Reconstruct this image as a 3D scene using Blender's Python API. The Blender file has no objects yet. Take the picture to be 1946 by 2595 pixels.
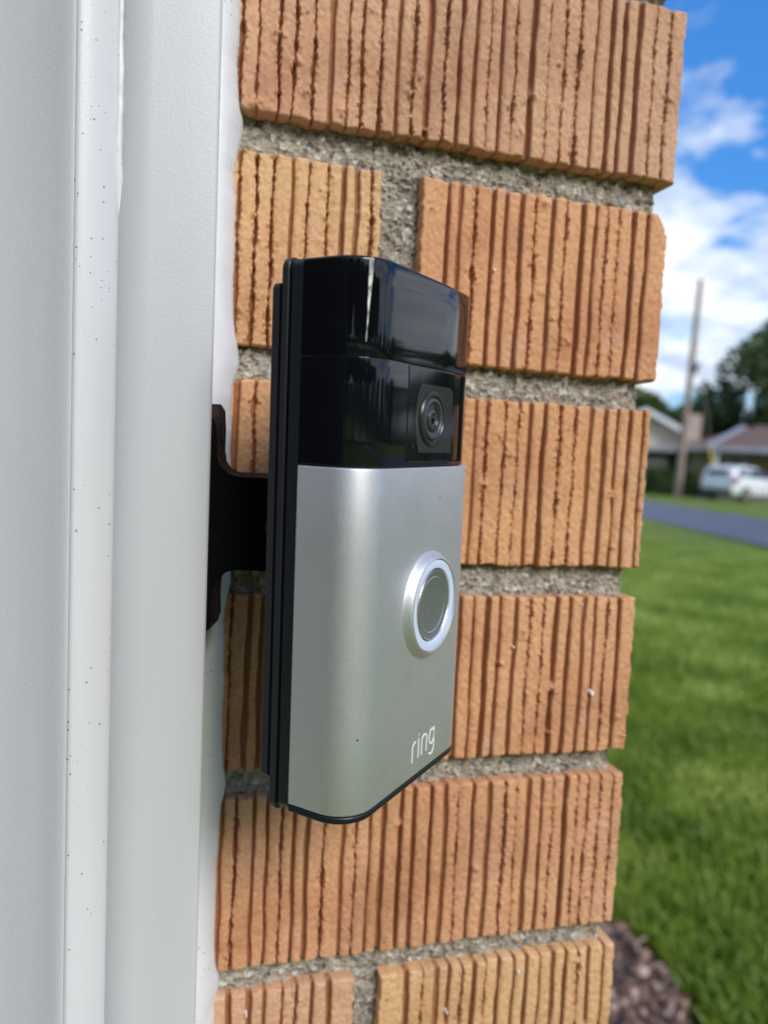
import bpy, math, random
import numpy as np
from mathutils import Vector, Matrix
S = bpy.context.scene
COL = S.collection
rad = math.radians

# ------------------------------------------------------------------ camera
CAMP = Vector((-0.1681, -0.2425, -0.1002))
YAW, PITCH, ROLL = rad(15.95), rad(4.10), rad(3.07)
fwd = Vector((math.sin(YAW) * math.cos(PITCH), math.cos(YAW) * math.cos(PITCH), -math.sin(PITCH)))
rgt = Vector((math.cos(YAW), -math.sin(YAW), 0))
upv = rgt.cross(fwd)
r2 = rgt * math.cos(ROLL) + upv * math.sin(ROLL)
u2 = upv * math.cos(ROLL) - rgt * math.sin(ROLL)
cam = bpy.data.cameras.new('camera')
camo = bpy.data.objects.new('camera', cam)
COL.objects.link(camo)
M = Matrix((r2, u2, -fwd)).transposed().to_4x4()
M.translation = CAMP
camo.matrix_world = M
cam.sensor_fit = 'HORIZONTAL'
cam.sensor_width = 36.0
cam.lens = 36.0 * 1950 / 1946
cam.clip_start = 0.005
cam.clip_end = 3000
cam.dof.use_dof = True
cam.dof.focus_distance = 0.196
cam.dof.aperture_fstop = 14.5
cam.dof.aperture_blades = 0
S.camera = camo

# ------------------------------------------------------------------ world, sun, exposure
SUN_AZ, SUN_EL = 163.0, 36.0      # azimuth from +Y towards +X
world = bpy.data.worlds.new('World')
S.world = world
world.use_nodes = True
wn, wl = world.node_tree.nodes, world.node_tree.links
wn.clear()
wout = wn.new('ShaderNodeOutputWorld')
bg = wn.new('ShaderNodeBackground')
bg.inputs['Strength'].default_value = 0.06
sky = wn.new('ShaderNodeTexSky')
sky.sky_type = 'NISHITA'
sky.sun_disc = False
sky.sun_elevation = rad(SUN_EL)
sky.sun_rotation = rad(SUN_AZ)
sky.air_density = 1.0
sky.dust_density = 0.4
sky.ozone_density = 2.5


def N(nt, typ, **kw):
    n = nt.nodes.new(typ)
    for k, v in kw.items():
        if k in n.inputs:
            n.inputs[k].default_value = v
        else:
            setattr(n, k, v)
    return n


def ramp(nt, fac, stops, interp='LINEAR'):
    n = nt.nodes.new('ShaderNodeValToRGB')
    n.color_ramp.interpolation = interp
    el = n.color_ramp.elements
    while len(el) < len(stops):
        el.new(0.5)
    for e, (p, c) in zip(el, stops):
        e.position = p
        e.color = (c, c, c, 1) if isinstance(c, (int, float)) else (*c, 1)
    nt.links.new(fac, n.inputs[0])
    return n.outputs[0]


def math_n(nt, op, a, b=0.0, c=0.0):
    n = nt.nodes.new('ShaderNodeMath')
    n.operation = op
    for i, v in enumerate((a, b, c)):
        if isinstance(v, (int, float)):
            n.inputs[i].default_value = v
        else:
            nt.links.new(v, n.inputs[i])
    return n.outputs[0]


def mixc(nt, fac, a, b, blend='MIX'):
    n = nt.nodes.new('ShaderNodeMix')
    n.data_type = 'RGBA'
    n.blend_type = blend
    for sock, v in ((n.inputs[0], fac), (n.inputs[6], a), (n.inputs[7], b)):
        if isinstance(v, (int, float)):
            sock.default_value = v if sock == n.inputs[0] else (v, v, v, 1)
        elif isinstance(v, tuple):
            sock.default_value = (*v, 1)
        else:
            nt.links.new(v, sock)
    return n.outputs[2]


wt = world.node_tree
tc = wn.new('ShaderNodeTexCoord')
sep = wn.new('ShaderNodeSeparateXYZ')
wl.new(tc.outputs['Generated'], sep.inputs[0])
zc = math_n(wt, 'ADD', math_n(wt, 'MAXIMUM', sep.outputs[2], 0.0), 0.22)
comb = wn.new('ShaderNodeCombineXYZ')
wl.new(math_n(wt, 'DIVIDE', sep.outputs[0], zc), comb.inputs[0])
wl.new(math_n(wt, 'DIVIDE', sep.outputs[1], zc), comb.inputs[1])
wl.new(math_n(wt, 'MULTIPLY', sep.outputs[2], 2.0), comb.inputs[2])
mp = wn.new('ShaderNodeMapping')
mp.inputs['Location'].default_value = (-17.439, 10.329, 0.911)
wl.new(comb.outputs[0], mp.inputs[0])
n1 = N(wt, 'ShaderNodeTexNoise', Scale=1.5, Detail=9.0, Roughness=0.56, Distortion=0.25)
wl.new(mp.outputs[0], n1.inputs['Vector'])
# more cloud low in the sky than overhead
low = ramp(wt, sep.outputs[2], [(0.0, 0.03), (0.10, 0.09), (0.24, 0.09), (0.36, 0.0), (1.0, 0.0)])
cover = math_n(wt, 'ADD', n1.outputs[0], low)
mask = ramp(wt, cover, [(0.49, 0.0), (0.55, 0.65), (0.63, 1.0)])
n2 = N(wt, 'ShaderNodeTexNoise', Scale=3.1, Detail=6.0, Roughness=0.6)
wl.new(mp.outputs[0], n2.inputs['Vector'])
ccol = ramp(wt, n2.outputs[0], [(0.38, (5.2, 6.2, 7.8)), (0.50, (8.2, 8.8, 9.6)), (0.58, (10.2, 10.2, 10.2))])
gain = mixc(wt, 1.0, sky.outputs[0], (0.52, 1.38, 2.20), 'MULTIPLY')
hz = ramp(wt, sep.outputs[2], [(0.0, (1.0, .58, .46)), (0.30, (.95, .80, .76)), (0.6, (1, 1, 1))])
gain = mixc(wt, 1.0, gain, hz, 'MULTIPLY')
skyc = mixc(wt, mask, gain, ccol)
wl.new(skyc, bg.inputs[0])
wl.new(bg.outputs[0], wout.inputs[0])

sd = Vector((math.sin(rad(SUN_AZ)) * math.cos(rad(SUN_EL)), math.cos(rad(SUN_AZ)) * math.cos(rad(SUN_EL)), math.sin(rad(SUN_EL))))
sl = bpy.data.lights.new('sun', 'SUN')
sl.energy = 1.5
sl.angle = rad(26)
sl.color = (1.0, 0.93, 0.82)
so = bpy.data.objects.new('sun', sl)
COL.objects.link(so)
so.rotation_euler = (-sd).to_track_quat('-Z', 'Y').to_euler()

S.render.engine = 'CYCLES'
S.cycles.use_denoising = True
S.cycles.max_bounces = 8
S.cycles.sample_clamp_indirect = 8
S.view_settings.view_transform = 'Standard'
S.view_settings.look = 'None'
S.view_settings.gamma = 1.0
S.view_settings.exposure = 1.0
try:
    S.view_settings.use_curve_mapping = False
except Exception:
    pass

# ------------------------------------------------------------------ helpers
rng = np.random.default_rng(7)
random.seed(7)


def tag(o, label=None, cat=None, group=None, kind=None):
    if label: o['label'] = label
    if cat: o['category'] = cat
    if group: o['group'] = group
    if kind: o['kind'] = kind
    return o


def empty(name, loc=(0, 0, 0), rz=0.0):
    o = bpy.data.objects.new(name, None)
    COL.objects.link(o)
    o.location = loc
    o.rotation_euler = (0, 0, rz)
    o.empty_display_size = 0.05
    return o


def link(name, me, mat=None, parent=None):
    o = bpy.data.objects.new(name, me)
    COL.objects.link(o)
    if mat is not None and len(me.materials) == 0:
        me.materials.append(mat)
    if parent is not None:
        o.parent = parent
    return o


def mesh(name, V, F, smooth=False):
    me = bpy.data.meshes.new(name)
    me.from_pydata([tuple(map(float, v)) for v in V], [], [tuple(f) for f in F])
    if smooth:
        me.polygons.foreach_set('use_smooth', [True] * len(me.polygons))
    me.update()
    return me


def np_mesh(name, V, Q, smooth=True):
    """V (n,3), Q (m,4) int arrays"""
    me = bpy.data.meshes.new(name)
    V = np.asarray(V, dtype=np.float32)
    Q = np.asarray(Q, dtype=np.int32)
    k = Q.shape[1]
    me.vertices.add(len(V))
    me.vertices.foreach_set('co', V.ravel())
    me.loops.add(Q.size)
    me.loops.foreach_set('vertex_index', Q.ravel())
    me.polygons.add(len(Q))
    me.polygons.foreach_set('loop_start', np.arange(0, Q.size, k, dtype=np.int32))
    me.polygons.foreach_set('loop_total', np.full(len(Q), k, dtype=np.int32))
    me.polygons.foreach_set('use_smooth', np.full(len(Q), smooth, dtype=bool))
    me.update(calc_edges=True)
    me.validate()
    return me


def grid_quads(nx, nz, flip=False):
    i, j = np.meshgrid(np.arange(nx - 1), np.arange(nz - 1), indexing='ij')
    a = (i * nz + j).ravel()
    q = np.stack([a, a + nz, a + nz + 1, a + 1], 1)
    return q[:, ::-1] if flip else q


class MB:
    def __init__(self):
        self.V, self.F = [], []

    def box(self, x0, x1, y0, y1, z0, z1):
        b = len(self.V)
        self.V += [(x, y, z) for z in (z0, z1) for y in (y0, y1) for x in (x0, x1)]
        self.F += [tuple(b + i for i in f) for f in ((0, 2, 3, 1), (4, 5, 7, 6), (0, 1, 5, 4), (2, 6, 7, 3), (0, 4, 6, 2), (1, 3, 7, 5))]
        return self

    def prism(self, pts, axis, a, b):
        """pts 2D polygon; axis 'x','y','z' = extrude axis"""
        n = len(pts)
        s = len(self.V)
        for t in (a, b):
            for p in pts:
                self.V.append({'x': (t, p[0], p[1]), 'y': (p[0], t, p[1]), 'z': (p[0], p[1], t)}[axis])
        self.F.append(tuple(s + i for i in range(n)))
        self.F.append(tuple(s + n + i for i in reversed(range(n))))
        for i in range(n):
            j = (i + 1) % n
            self.F.append((s + i, s + n + i, s + n + j, s + j))
        return self

    def poly(self, pts):
        s = len(self.V)
        self.V += list(pts)
        self.F.append(tuple(range(s, s + len(pts))))
        return self

    def cyl(self, c0, c1, r0, r1=None, n=16):
        r1 = r0 if r1 is None else r1
        c0, c1 = Vector(c0), Vector(c1)
        d = (c1 - c0).normalized()
        a = d.orthogonal().normalized()
        b = d.cross(a)
        s = len(self.V)
        for c, r in ((c0, r0), (c1, r1)):
            for k in range(n):
                t = 2 * math.pi * k / n
                self.V.append(tuple(c + a * math.cos(t) * r + b * math.sin(t) * r))
        for k in range(n):
            j = (k + 1) % n
            self.F.append((s + k, s + j, s + n + j, s + n + k))
        self.F.append(tuple(s + k for k in reversed(range(n))))
        self.F.append(tuple(s + n + k for k in range(n)))
        return self

    def build(self, name, mat, parent=None, smooth=False, bevel=0.0):
        import bmesh
        me = mesh(name, self.V, self.F, smooth)
        bm = bmesh.new()
        bm.from_mesh(me)
        bmesh.ops.recalc_face_normals(bm, faces=bm.faces)
        bm.to_mesh(me)
        bm.free()
        if smooth:
            me.set_sharp_from_angle(angle=rad(32))
        o = link(name, me, mat, parent)
        if bevel:
            m = o.modifiers.new('bevel', 'BEVEL')
            m.width = bevel
            m.segments = 2
            m.limit_method = 'ANGLE'
        return o


def vnoise(x, z, seed):
    """smooth value noise in -1..1; x,z arrays (broadcast)"""
    r = np.random.default_rng(seed)
    T = r.uniform(-1, 1, (256, 256))
    x, z = np.broadcast_arrays(np.asarray(x, float), np.asarray(z, float))
    xi, zi = np.floor(x).astype(int), np.floor(z).astype(int)
    fx, fz = x - xi, z - zi
    fx = fx * fx * (3 - 2 * fx)
    fz = fz * fz * (3 - 2 * fz)
    g = lambda a, b: T[a % 256, b % 256]
    return (g(xi, zi) * (1 - fx) + g(xi + 1, zi) * fx) * (1 - fz) + (g(xi, zi + 1) * (1 - fx) + g(xi + 1, zi + 1) * fx) * fz


def fbm(x, z, seed, o=3):
    s, a = 0, 1.0
    for k in range(o):
        s = s + a * vnoise(x * 2 ** k, z * 2 ** k, seed + 17 * k)
        a *= .5
    return s


def sstep(t):
    t = np.clip(t, 0, 1)
    return t * t * (3 - 2 * t)


# ------------------------------------------------------------------ materials
def pbr(name, color=(.5, .5, .5), rough=.5, metal=0.0, coat=0.0, ior=1.5):
    m = bpy.data.materials.new(name)
    m.use_nodes = True
    b = m.node_tree.nodes['Principled BSDF']
    b.inputs['Base Color'].default_value = (*color, 1)
    b.inputs['Roughness'].default_value = rough
    b.inputs['Metallic'].default_value = metal
    b.inputs['Coat Weight'].default_value = coat
    b.inputs['Coat Roughness'].default_value = .03
    b.inputs['IOR'].default_value = ior
    return m, m.node_tree, b


def objcoord(nt, scale=1.0):
    t = nt.nodes.new('ShaderNodeTexCoord')
    if scale == 1.0:
        return t.outputs['Object']
    mpn = nt.nodes.new('ShaderNodeMapping')
    mpn.inputs['Scale'].default_value = (scale,) * 3 if isinstance(scale, (int, float)) else scale
    nt.links.new(t.outputs['Object'], mpn.inputs[0])
    return mpn.outputs[0]


def noise(nt, vec, scale, detail=4.0, rough=.55):
    n = N(nt, 'ShaderNodeTexNoise', Scale=scale, Detail=detail, Roughness=rough)
    nt.links.new(vec, n.inputs['Vector'])
    return n.outputs[0]


def bump(nt, b, h, strength, dist):
    n = nt.nodes.new('ShaderNodeBump')
    n.inputs['Strength'].default_value = strength
    n.inputs['Distance'].default_value = dist
    nt.links.new(h, n.inputs['Height'])
    nt.links.new(n.outputs[0], b.inputs['Normal'])
    return n


def simple(name, c0, c1, scale, rough=.6, bumpd=0.0, metal=0.0, detail=4.0):
    m, nt, b = pbr(name, c0, rough, metal)
    v = objcoord(nt)
    f = noise(nt, v, scale, detail)
    nt.links.new(ramp(nt, f, [(.3, c0), (.7, c1)]), b.inputs['Base Color'])
    if bumpd:
        bump(nt, b, f, .6, bumpd)
    return m


# fired clay, ribbed face
M_BRICK, nt, b = pbr('fired_clay', rough=.82)
oi = nt.nodes.new('ShaderNodeObjectInfo')
v = objcoord(nt)
big = noise(nt, v, 28, 4)
fine = noise(nt, v, 620, 6, .7)
c = mixc(nt, ramp(nt, big, [(.3, 0.0), (.7, 1.0)]), oi.outputs['Color'], mixc(nt, 1.0, oi.outputs['Color'], (.86, .74, .70), 'MULTIPLY'))
c = mixc(nt, ramp(nt, fine, [(.38, .45), (.56, 0.0)]), c, mixc(nt, 1.0, c, (.62, .50, .42), 'MULTIPLY'))
# dark manganese-like grains and pale sand grains
vo = N(nt, 'ShaderNodeTexVoronoi', Scale=330.0)
nt.links.new(v, vo.inputs['Vector'])
sp = math_n(nt, 'MULTIPLY', math_n(nt, 'LESS_THAN', vo.outputs['Distance'], .22), ramp(nt, noise(nt, v, 180, 2), [(.60, 0.0), (.66, .6)]))
c = mixc(nt, sp, c, (.12, .07, .045))
vo2 = N(nt, 'ShaderNodeTexVoronoi', Scale=520.0)
nt.links.new(v, vo2.inputs['Vector'])
sp2 = math_n(nt, 'MULTIPLY', math_n(nt, 'LESS_THAN', vo2.outputs['Distance'], .18), ramp(nt, noise(nt, v, 140, 2), [(.52, 0.0), (.60, .6)]))
c = mixc(nt, sp2, c, (.75, .56, .40))
st_ = ramp(nt, noise(nt, v, 16, 6, .7), [(.50, 0.0), (.66, .55)])
c = mixc(nt, st_, c, mixc(nt, 1.0, c, (.60, .52, .48), 'MULTIPLY'))
pk = ramp(nt, noise(nt, v, 45, 4, .6), [(.58, 0.0), (.72, .30)])
c = mixc(nt, pk, c, (.70, .46, .36))
# darker reddish brown in the scored grooves
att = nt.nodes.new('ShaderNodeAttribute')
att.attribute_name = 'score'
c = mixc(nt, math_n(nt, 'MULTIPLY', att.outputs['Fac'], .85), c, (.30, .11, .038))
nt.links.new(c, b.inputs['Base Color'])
bump(nt, b, math_n(nt, 'ADD', fine, math_n(nt, 'MULTIPLY', noise(nt, v, 1900, 3), .4)), .55, .0004)

# cheap clay for bricks outside the frame
M_MORTAR, nt, b = pbr('sandy_mortar', rough=.95)
v = objcoord(nt)
vo = N(nt, 'ShaderNodeTexVoronoi', Scale=620.0)
nt.links.new(v, vo.inputs['Vector'])
f = noise(nt, v, 150, 6, .75)
c = ramp(nt, f, [(.32, (.14, .12, .10)), (.48, (.33, .295, .24)), (.70, (.48, .44, .37))])
g = nt.nodes.new('ShaderNodeSeparateColor')
nt.links.new(vo.outputs['Color'], g.inputs[0])
grain = ramp(nt, g.outputs[0], [(0.0, (.07, .06, .055)), (.16, (.25, .215, .17)), (.45, (.42, .38, .31)), (.80, (.34, .23, .14)), (.88, (.72, .68, .60))], 'CONSTANT')
c = mixc(nt, .55, c, grain)
nt.links.new(c, b.inputs['Base Color'])
bump(nt, b, math_n(nt, 'ADD', vo.outputs['Distance'], noise(nt, v, 500, 4)), .8, .0006)

# painted trim metal with orange peel and dirt specks
def trim_mat(name, col, specks):
    m, nt, b = pbr(name, col, .42)
    v = objcoord(nt)
    f = noise(nt, v, 1500, 3, .6)
    bump(nt, b, f, .20, .00032)
    st = noise(nt, objcoord(nt, (1.0, 1.0, .12)), 120, 5)
    c = mixc(nt, ramp(nt, st, [(.35, 0.0), (.75, .35)]), col, (col[0] * .86, col[1] * .87, col[2] * .88))
    gr = noise(nt, v, 9, 3)
    c = mixc(nt, ramp(nt, gr, [(.45, 0.0), (.75, .30)]), c, (col[0] * .92, col[1] * .88, col[2] * .82))
    if specks:
        vo = N(nt, 'ShaderNodeTexVoronoi', Scale=1250.0, Randomness=1.0)
        nt.links.new(v, vo.inputs['Vector'])
        sc = nt.nodes.new('ShaderNodeSeparateColor')
        nt.links.new(vo.outputs['Color'], sc.inputs[0])
        cl = ramp(nt, noise(nt, v, 38, 3), [(.42, 0.0), (.72, .30)])
        pick = math_n(nt, 'LESS_THAN', sc.outputs[0], cl)
        sz = math_n(nt, 'MULTIPLY', sc.outputs[1], .36)
        s = math_n(nt, 'MULTIPLY', pick, math_n(nt, 'LESS_THAN', vo.outputs['Distance'], sz))
        c = mixc(nt, math_n(nt, 'MULTIPLY', s, .8), c, (.12, .10, .08))
    nt.links.new(c, b.inputs['Base Color'])
    return m


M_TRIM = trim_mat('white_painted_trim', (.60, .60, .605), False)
M_TRIM_LIT = trim_mat('white_trim_lit_specked', (.72, .715, .72), True)  # casing paint made lighter; sky light on the bevel put into the colour
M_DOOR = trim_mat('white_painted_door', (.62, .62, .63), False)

M_CAULK, nt, b = pbr('white_caulk', (.78, .78, .80), .38)
v = objcoord(nt)
bump(nt, b, noise(nt, v, 260, 4), .3, .0005)
vo = N(nt, 'ShaderNodeTexVoronoi', Scale=420.0)
nt.links.new(v, vo.inputs['Vector'])
s = math_n(nt, 'MULTIPLY', math_n(nt, 'LESS_THAN', vo.outputs['Distance'], .14), ramp(nt, noise(nt, v, 90, 2), [(.5, 0.0), (.62, .8)]))
nt.links.new(mixc(nt, s, (.78, .78, .80), (.30, .27, .24)), b.inputs['Base Color'])

# doorbell plastics and metal
M_GLOSS, nt, b = pbr('gloss_black_plastic', (.004, .004, .006), .06, 0, 0, 1.5)
v = objcoord(nt)
sm = noise(nt, objcoord(nt, (1, 1, .35)), 60, 5)
nt.links.new(ramp(nt, sm, [(.4, .035), (.75, .11)]), b.inputs['Roughness'])
bump(nt, b, noise(nt, v, 45, 2), .12, .0006)
M_MATTE, nt, b = pbr('matte_black_plastic', (.010, .010, .013), .55)
bump(nt, b, noise(nt, objcoord(nt), 1800, 2), .4, .0002)
M_RAIL, nt, b = pbr('satin_black_plastic', (.008, .009, .012), .38)
M_SILVER, nt, b = pbr('satin_nickel_paint', (.50, .51, .50), .34, .78)
v = objcoord(nt)
f = noise(nt, v, 2600, 2, .7)
nt.links.new(mixc(nt, ramp(nt, f, [(.35, 0.0), (.65, 1.0)]), (.63, .625, .635), (.70, .695, .705)), b.inputs['Base Color'])
nt.links.new(ramp(nt, f, [(.3, .44), (.7, .54)]), b.inputs['Roughness'])
vo = N(nt, 'ShaderNodeTexVoronoi', Scale=260.0)
nt.links.new(v, vo.inputs['Vector'])
sc = nt.nodes.new('ShaderNodeSeparateColor')
nt.links.new(vo.outputs['Color'], sc.inputs[0])
dsp = math_n(nt, 'MULTIPLY', math_n(nt, 'LESS_THAN', sc.outputs[0], .018), math_n(nt, 'LESS_THAN', vo.outputs['Distance'], .09))
old = b.inputs['Base Color'].links[0].from_socket
sm = ramp(nt, noise(nt, v, 55, 5, .65), [(.5, 0.0), (.72, .22)])
nt.links.new(mixc(nt, dsp, mixc(nt, sm, old, (.44, .44, .43)), (.06, .06, .05)), b.inputs['Base Color'])
bump(nt, b, f, .12, .0001)
M_RING = pbr('translucent_light_ring', (.66, .73, .88), .30, 0, .3)[0]
M_BTN, nt, b = pbr('grey_button_cap', (.23, .24, .23), .42, .55)
f = noise(nt, objcoord(nt), 2400, 2, .7)
nt.links.new(mixc(nt, ramp(nt, f, [(.35, 0.0), (.65, 1.0)]), (.20, .21, .20), (.27, .28, .27)), b.inputs['Base Color'])
M_EDGE = pbr('polished_edge', (.7, .7, .7), .35, 1.0)[0]
M_LOGO = pbr('white_print', (.82, .83, .84), .5)[0]
M_PLATE = pbr('grey_camera_window', (.036, .038, .042), .08, 0, 0)[0]
M_LENSR = pbr('lens_surround', (.022, .021, .023), .30, 0, 0)[0]
M_LENSG = pbr('lens_grey_ring', (.055, .055, .06), .45, 0)[0]
M_BROWN, nt, b = pbr('bronze_coated_bracket', (.012, .010, .009), .75)
b.inputs['Specular IOR Level'].default_value = .2
f = noise(nt, objcoord(nt), 320, 5, .7)
nt.links.new(ramp(nt, f, [(.40, (.010, .008, .007)), (.62, (.045, .030, .022)), (.80, (.12, .085, .06))]), b.inputs['Base Color'])
M_WEB_SHADE = pbr('shaded_bracket_face', (.0025, .0025, .0025), .8)[0]  # front face set near black; shade over it put into the colour
M_WEB_SHADE.node_tree.nodes['Principled BSDF'].inputs['Specular IOR Level'].default_value = .1
M_HOLE = pbr('dark_slot', (.004, .004, .004), .8)[0]
M_STEEL = simple('screw_steel', (.16, .15, .15), (.30, .29, .28), 600, .35, 0, .9)
M_SLIVER, nt, b = pbr('mottled_pale_grey', (.55, .56, .50), .4)
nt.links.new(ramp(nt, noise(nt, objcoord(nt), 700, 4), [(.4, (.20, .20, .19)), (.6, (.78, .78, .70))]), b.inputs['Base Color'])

# outdoors
def lawn_mat(name, base):
    m, nt, b = pbr(name, base, .75)
    v = nt.nodes.new('ShaderNodeNewGeometry').outputs['Position']
    mpn = nt.nodes.new('ShaderNodeMapping')
    mpn.inputs['Scale'].default_value = (1.0, 1.0, 1.0)
    mpn.inputs['Rotation'].default_value = (0, 0, rad(-20))
    nt.links.new(v, mpn.inputs[0])
    a = noise(nt, mpn.outputs[0], 1.9, 5, .6)
    bb = noise(nt, v, 14, 5, .7)
    c = ramp(nt, a, [(.30, (base[0] * .55, base[1] * .70, base[2] * .7)), (.50, base), (.70, (base[0] * 1.6, base[1] * 1.25, base[2] * 1.5))])
    c = mixc(nt, ramp(nt, bb, [(.35, .6), (.6, 0.0)]), c, (base[0] * .5, base[1] * .55, base[2] * .5))
    nt.links.new(c, b.inputs['Base Color'])
    bump(nt, b, bb, .8, .05)
    b.inputs['Specular IOR Level'].default_value = .2
    return m


M_LAWN = lawn_mat('mown_lawn', (.18, .24, .03))
M_BLADE, nt, b = pbr('grass_blade', (.10, .20, .03), .5)
v = nt.nodes.new('ShaderNodeNewGeometry').outputs['Position']
a = noise(nt, v, 1.9, 4, .6)
h = noise(nt, v, 60, 2)
c = ramp(nt, a, [(.34, (.14, .25, .022)), (.5, (.27, .39, .045)), (.64, (.46, .56, .13))])
c = mixc(nt, ramp(nt, h, [(.45, 0.0), (.7, .4)]), c, (.30, .40, .11))
nt.links.new(c, b.inputs['Base Color'])
b.inputs['Subsurface Weight'].default_value = 0
M_ASPHALT = simple('asphalt', (.085, .092, .115), (.125, .132, .155), 3.0, .55, .004)
M_CONC = simple('concrete_driveway', (.34, .33, .30), (.44, .42, .39), 2.0, .8)
M_MULCH = simple('bed_soil', (.10, .06, .045), (.22, .15, .125), 22, .95, .02)
M_CHIP, nt, b = pbr('mulch_chip', (.2, .13, .10), .9)
nt.links.new(ramp(nt, noise(nt, nt.nodes.new('ShaderNodeNewGeometry').outputs['Position'], 26, 2), [(.33, (.12, .07, .05)), (.5, (.30, .19, .145)), (.66, (.54, .40, .34))]), b.inputs['Base Color'])
M_WOODPOLE = simple('weathered_pole', (.20, .14, .105), (.34, .27, .22), 2.0, .9)
M_ROOFB = simple('brown_shingle', (.12, .072, .055), (.19, .12, .095), 4.0, .9)
M_ROOFG = simple('grey_shingle', (.21, .20, .20), (.31, .30, .30), 4.0, .9)
M_FASCIA = simple('grey_gutter', (.27, .275, .31), (.34, .345, .38), 2.0, .5)
M_WHITE = simple('white_paint', (.72, .72, .72), (.80, .80, .80), 1.0, .5)
M_CREAM = simple('cream_siding', (.72, .60, .40), (.78, .66, .47), 1.0, .7)
M_TAN = simple('tan_brick', (.20, .165, .10), (.30, .25, .16), 3.0, .9)
M_CHIM = simple('pink_chimney_brick', (.50, .37, .29), (.60, .46, .38), 3.0, .9)
M_DARKW = simple('dark_wall', (.06, .055, .05), (.10, .09, .08), 2.0, .9)
M_GLASS = pbr('window_glass', (.02, .025, .03), .06)[0]
M_LEAFD = None


def leaf_mat(name, c0, c1, c2):
    m, nt, b = pbr(name, c1, .55)
    v = nt.nodes.new('ShaderNodeNewGeometry')
    a = noise(nt, v.outputs['Position'], .9, 3, .6)
    h = noise(nt, v.outputs['Position'], 7.0, 2, .6)
    c = ramp(nt, a, [(.32, c0), (.5, c1), (.68, c2)])
    c = mixc(nt, ramp(nt, h, [(.4, 0.0), (.7, .6)]), c, c2)
    nt.links.new(c, b.inputs['Base Color'])
    return m


M_LEAF1 = leaf_mat('leaf_dark_green', (.06, .095, .03), (.095, .14, .042), (.14, .19, .065))
M_LEAF2 = leaf_mat('leaf_olive_green', (.08, .12, .032), (.12, .17, .045), (.17, .22, .07))
M_HEDGE = leaf_mat('hedge_leaf', (.03, .055, .012), (.05, .09, .02), (.09, .15, .03))
M_BARK = simple('bark', (.09, .06, .045), (.16, .12, .09), 8, .95, .02)
M_CARW = pbr('white_car_paint', (.74, .75, .76), .25, 0, .6)[0]
M_TYRE = pbr('tyre_rubber', (.025, .025, .027), .8)[0]
M_RIM = pbr('alloy_rim', (.5, .5, .52), .35, .7)[0]
M_TAIL = pbr('red_tail_lamp', (.42, .04, .03), .2, 0, .5)[0]
M_BUMP = pbr('grey_bumper_trim', (.07, .07, .075), .5)[0]
M_YEL = pbr('yellow_guy_guard', (.62, .40, .03), .5)[0]
M_SPECK = pbr('white_paint_fleck', (.85, .85, .88), .5)[0]

def translucent(m, k):
    nt = m.node_tree
    b = nt.nodes['Principled BSDF']
    out = [n for n in nt.nodes if n.type == 'OUTPUT_MATERIAL'][0]
    tr = nt.nodes.new('ShaderNodeBsdfTranslucent')
    nt.links.new(b.inputs['Base Color'].links[0].from_socket, tr.inputs[0])
    mx = nt.nodes.new('ShaderNodeMixShader')
    mx.inputs[0].default_value = k
    nt.links.new(b.outputs[0], mx.inputs[1])
    nt.links.new(tr.outputs[0], mx.inputs[2])
    nt.links.new(mx.outputs[0], out.inputs[0])


for m_ in (M_BLADE, M_LEAF1, M_LEAF2, M_HEDGE):
    translucent(m_, .38)

GZ = -1.32   # ground level


def polar(az, d, z=0.0):
    a = rad(az)
    return Vector((CAMP.x + math.sin(a) * d, CAMP.y + math.cos(a) * d, z))


# ------------------------------------------------------------------ ground, road, driveway, bed
def ground():
    V, Q = [], []
    rs = [0] + list(np.geomspace(.6, 1200, 34))
    na = 72
    for r in rs:
        for k in range(na):
            t = 2 * math.pi * k / na
            V.append((math.cos(t) * r, math.sin(t) * r, GZ + .015 * vnoise(math.cos(t) * r * .2, math.sin(t) * r * .2, 3)))
    V = np.array(V)
    for i in range(len(rs) - 1):
        for k in range(na):
            a, b2 = i * na + k, i * na + (k + 1) % na
            Q.append((a, a + na, b2 + na, b2))
    me = np_mesh('lawn', V, Q)
    tag(link('lawn', me, M_LAWN), 'mown green front lawn beyond the brick corner', kind='structure')


ground()


def strip(name, p0, p1, width, z, mat, n=40):
    """p0,p1 on near edge; width to the far side"""
    p0, p1 = Vector(p0), Vector(p1)
    d = (p1 - p0).normalized()
    nrm = Vector((-d.y, d.x))
    V, F = [], []
    for i in range(n + 1):
        q = p0 + (p1 - p0) * i / n
        w = .12 * vnoise(i * .7, 0, 5)
        V += [(q.x - nrm.x * w, q.y - nrm.y * w, z), (q.x + nrm.x * width, q.y + nrm.y * width, z)]
    for i in range(n):
        F.append((2 * i, 2 * i + 2, 2 * i + 3, 2 * i + 1))
    o = link(name, mesh(name, V, F), mat)
    tag(o, kind='structure')
    return o


# road: near edge passes (11.34,16.43) and (9.84,10.62); far edge (18.46,26.72),(16.17,17.59)
_d = (Vector((9.84, 10.62)) - Vector((11.34, 16.43))).normalized()
_m = Vector((10.59, 13.5))
road = strip('road', _m + _d * -90, _m + _d * 90, 4.35, GZ + .03, M_ASPHALT)
if True:
    V = []
    # make sure the strip lies on the far side (away from the house)
    c0 = sum((v.co.x for v in road.data.vertices)) / len(road.data.vertices)

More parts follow.
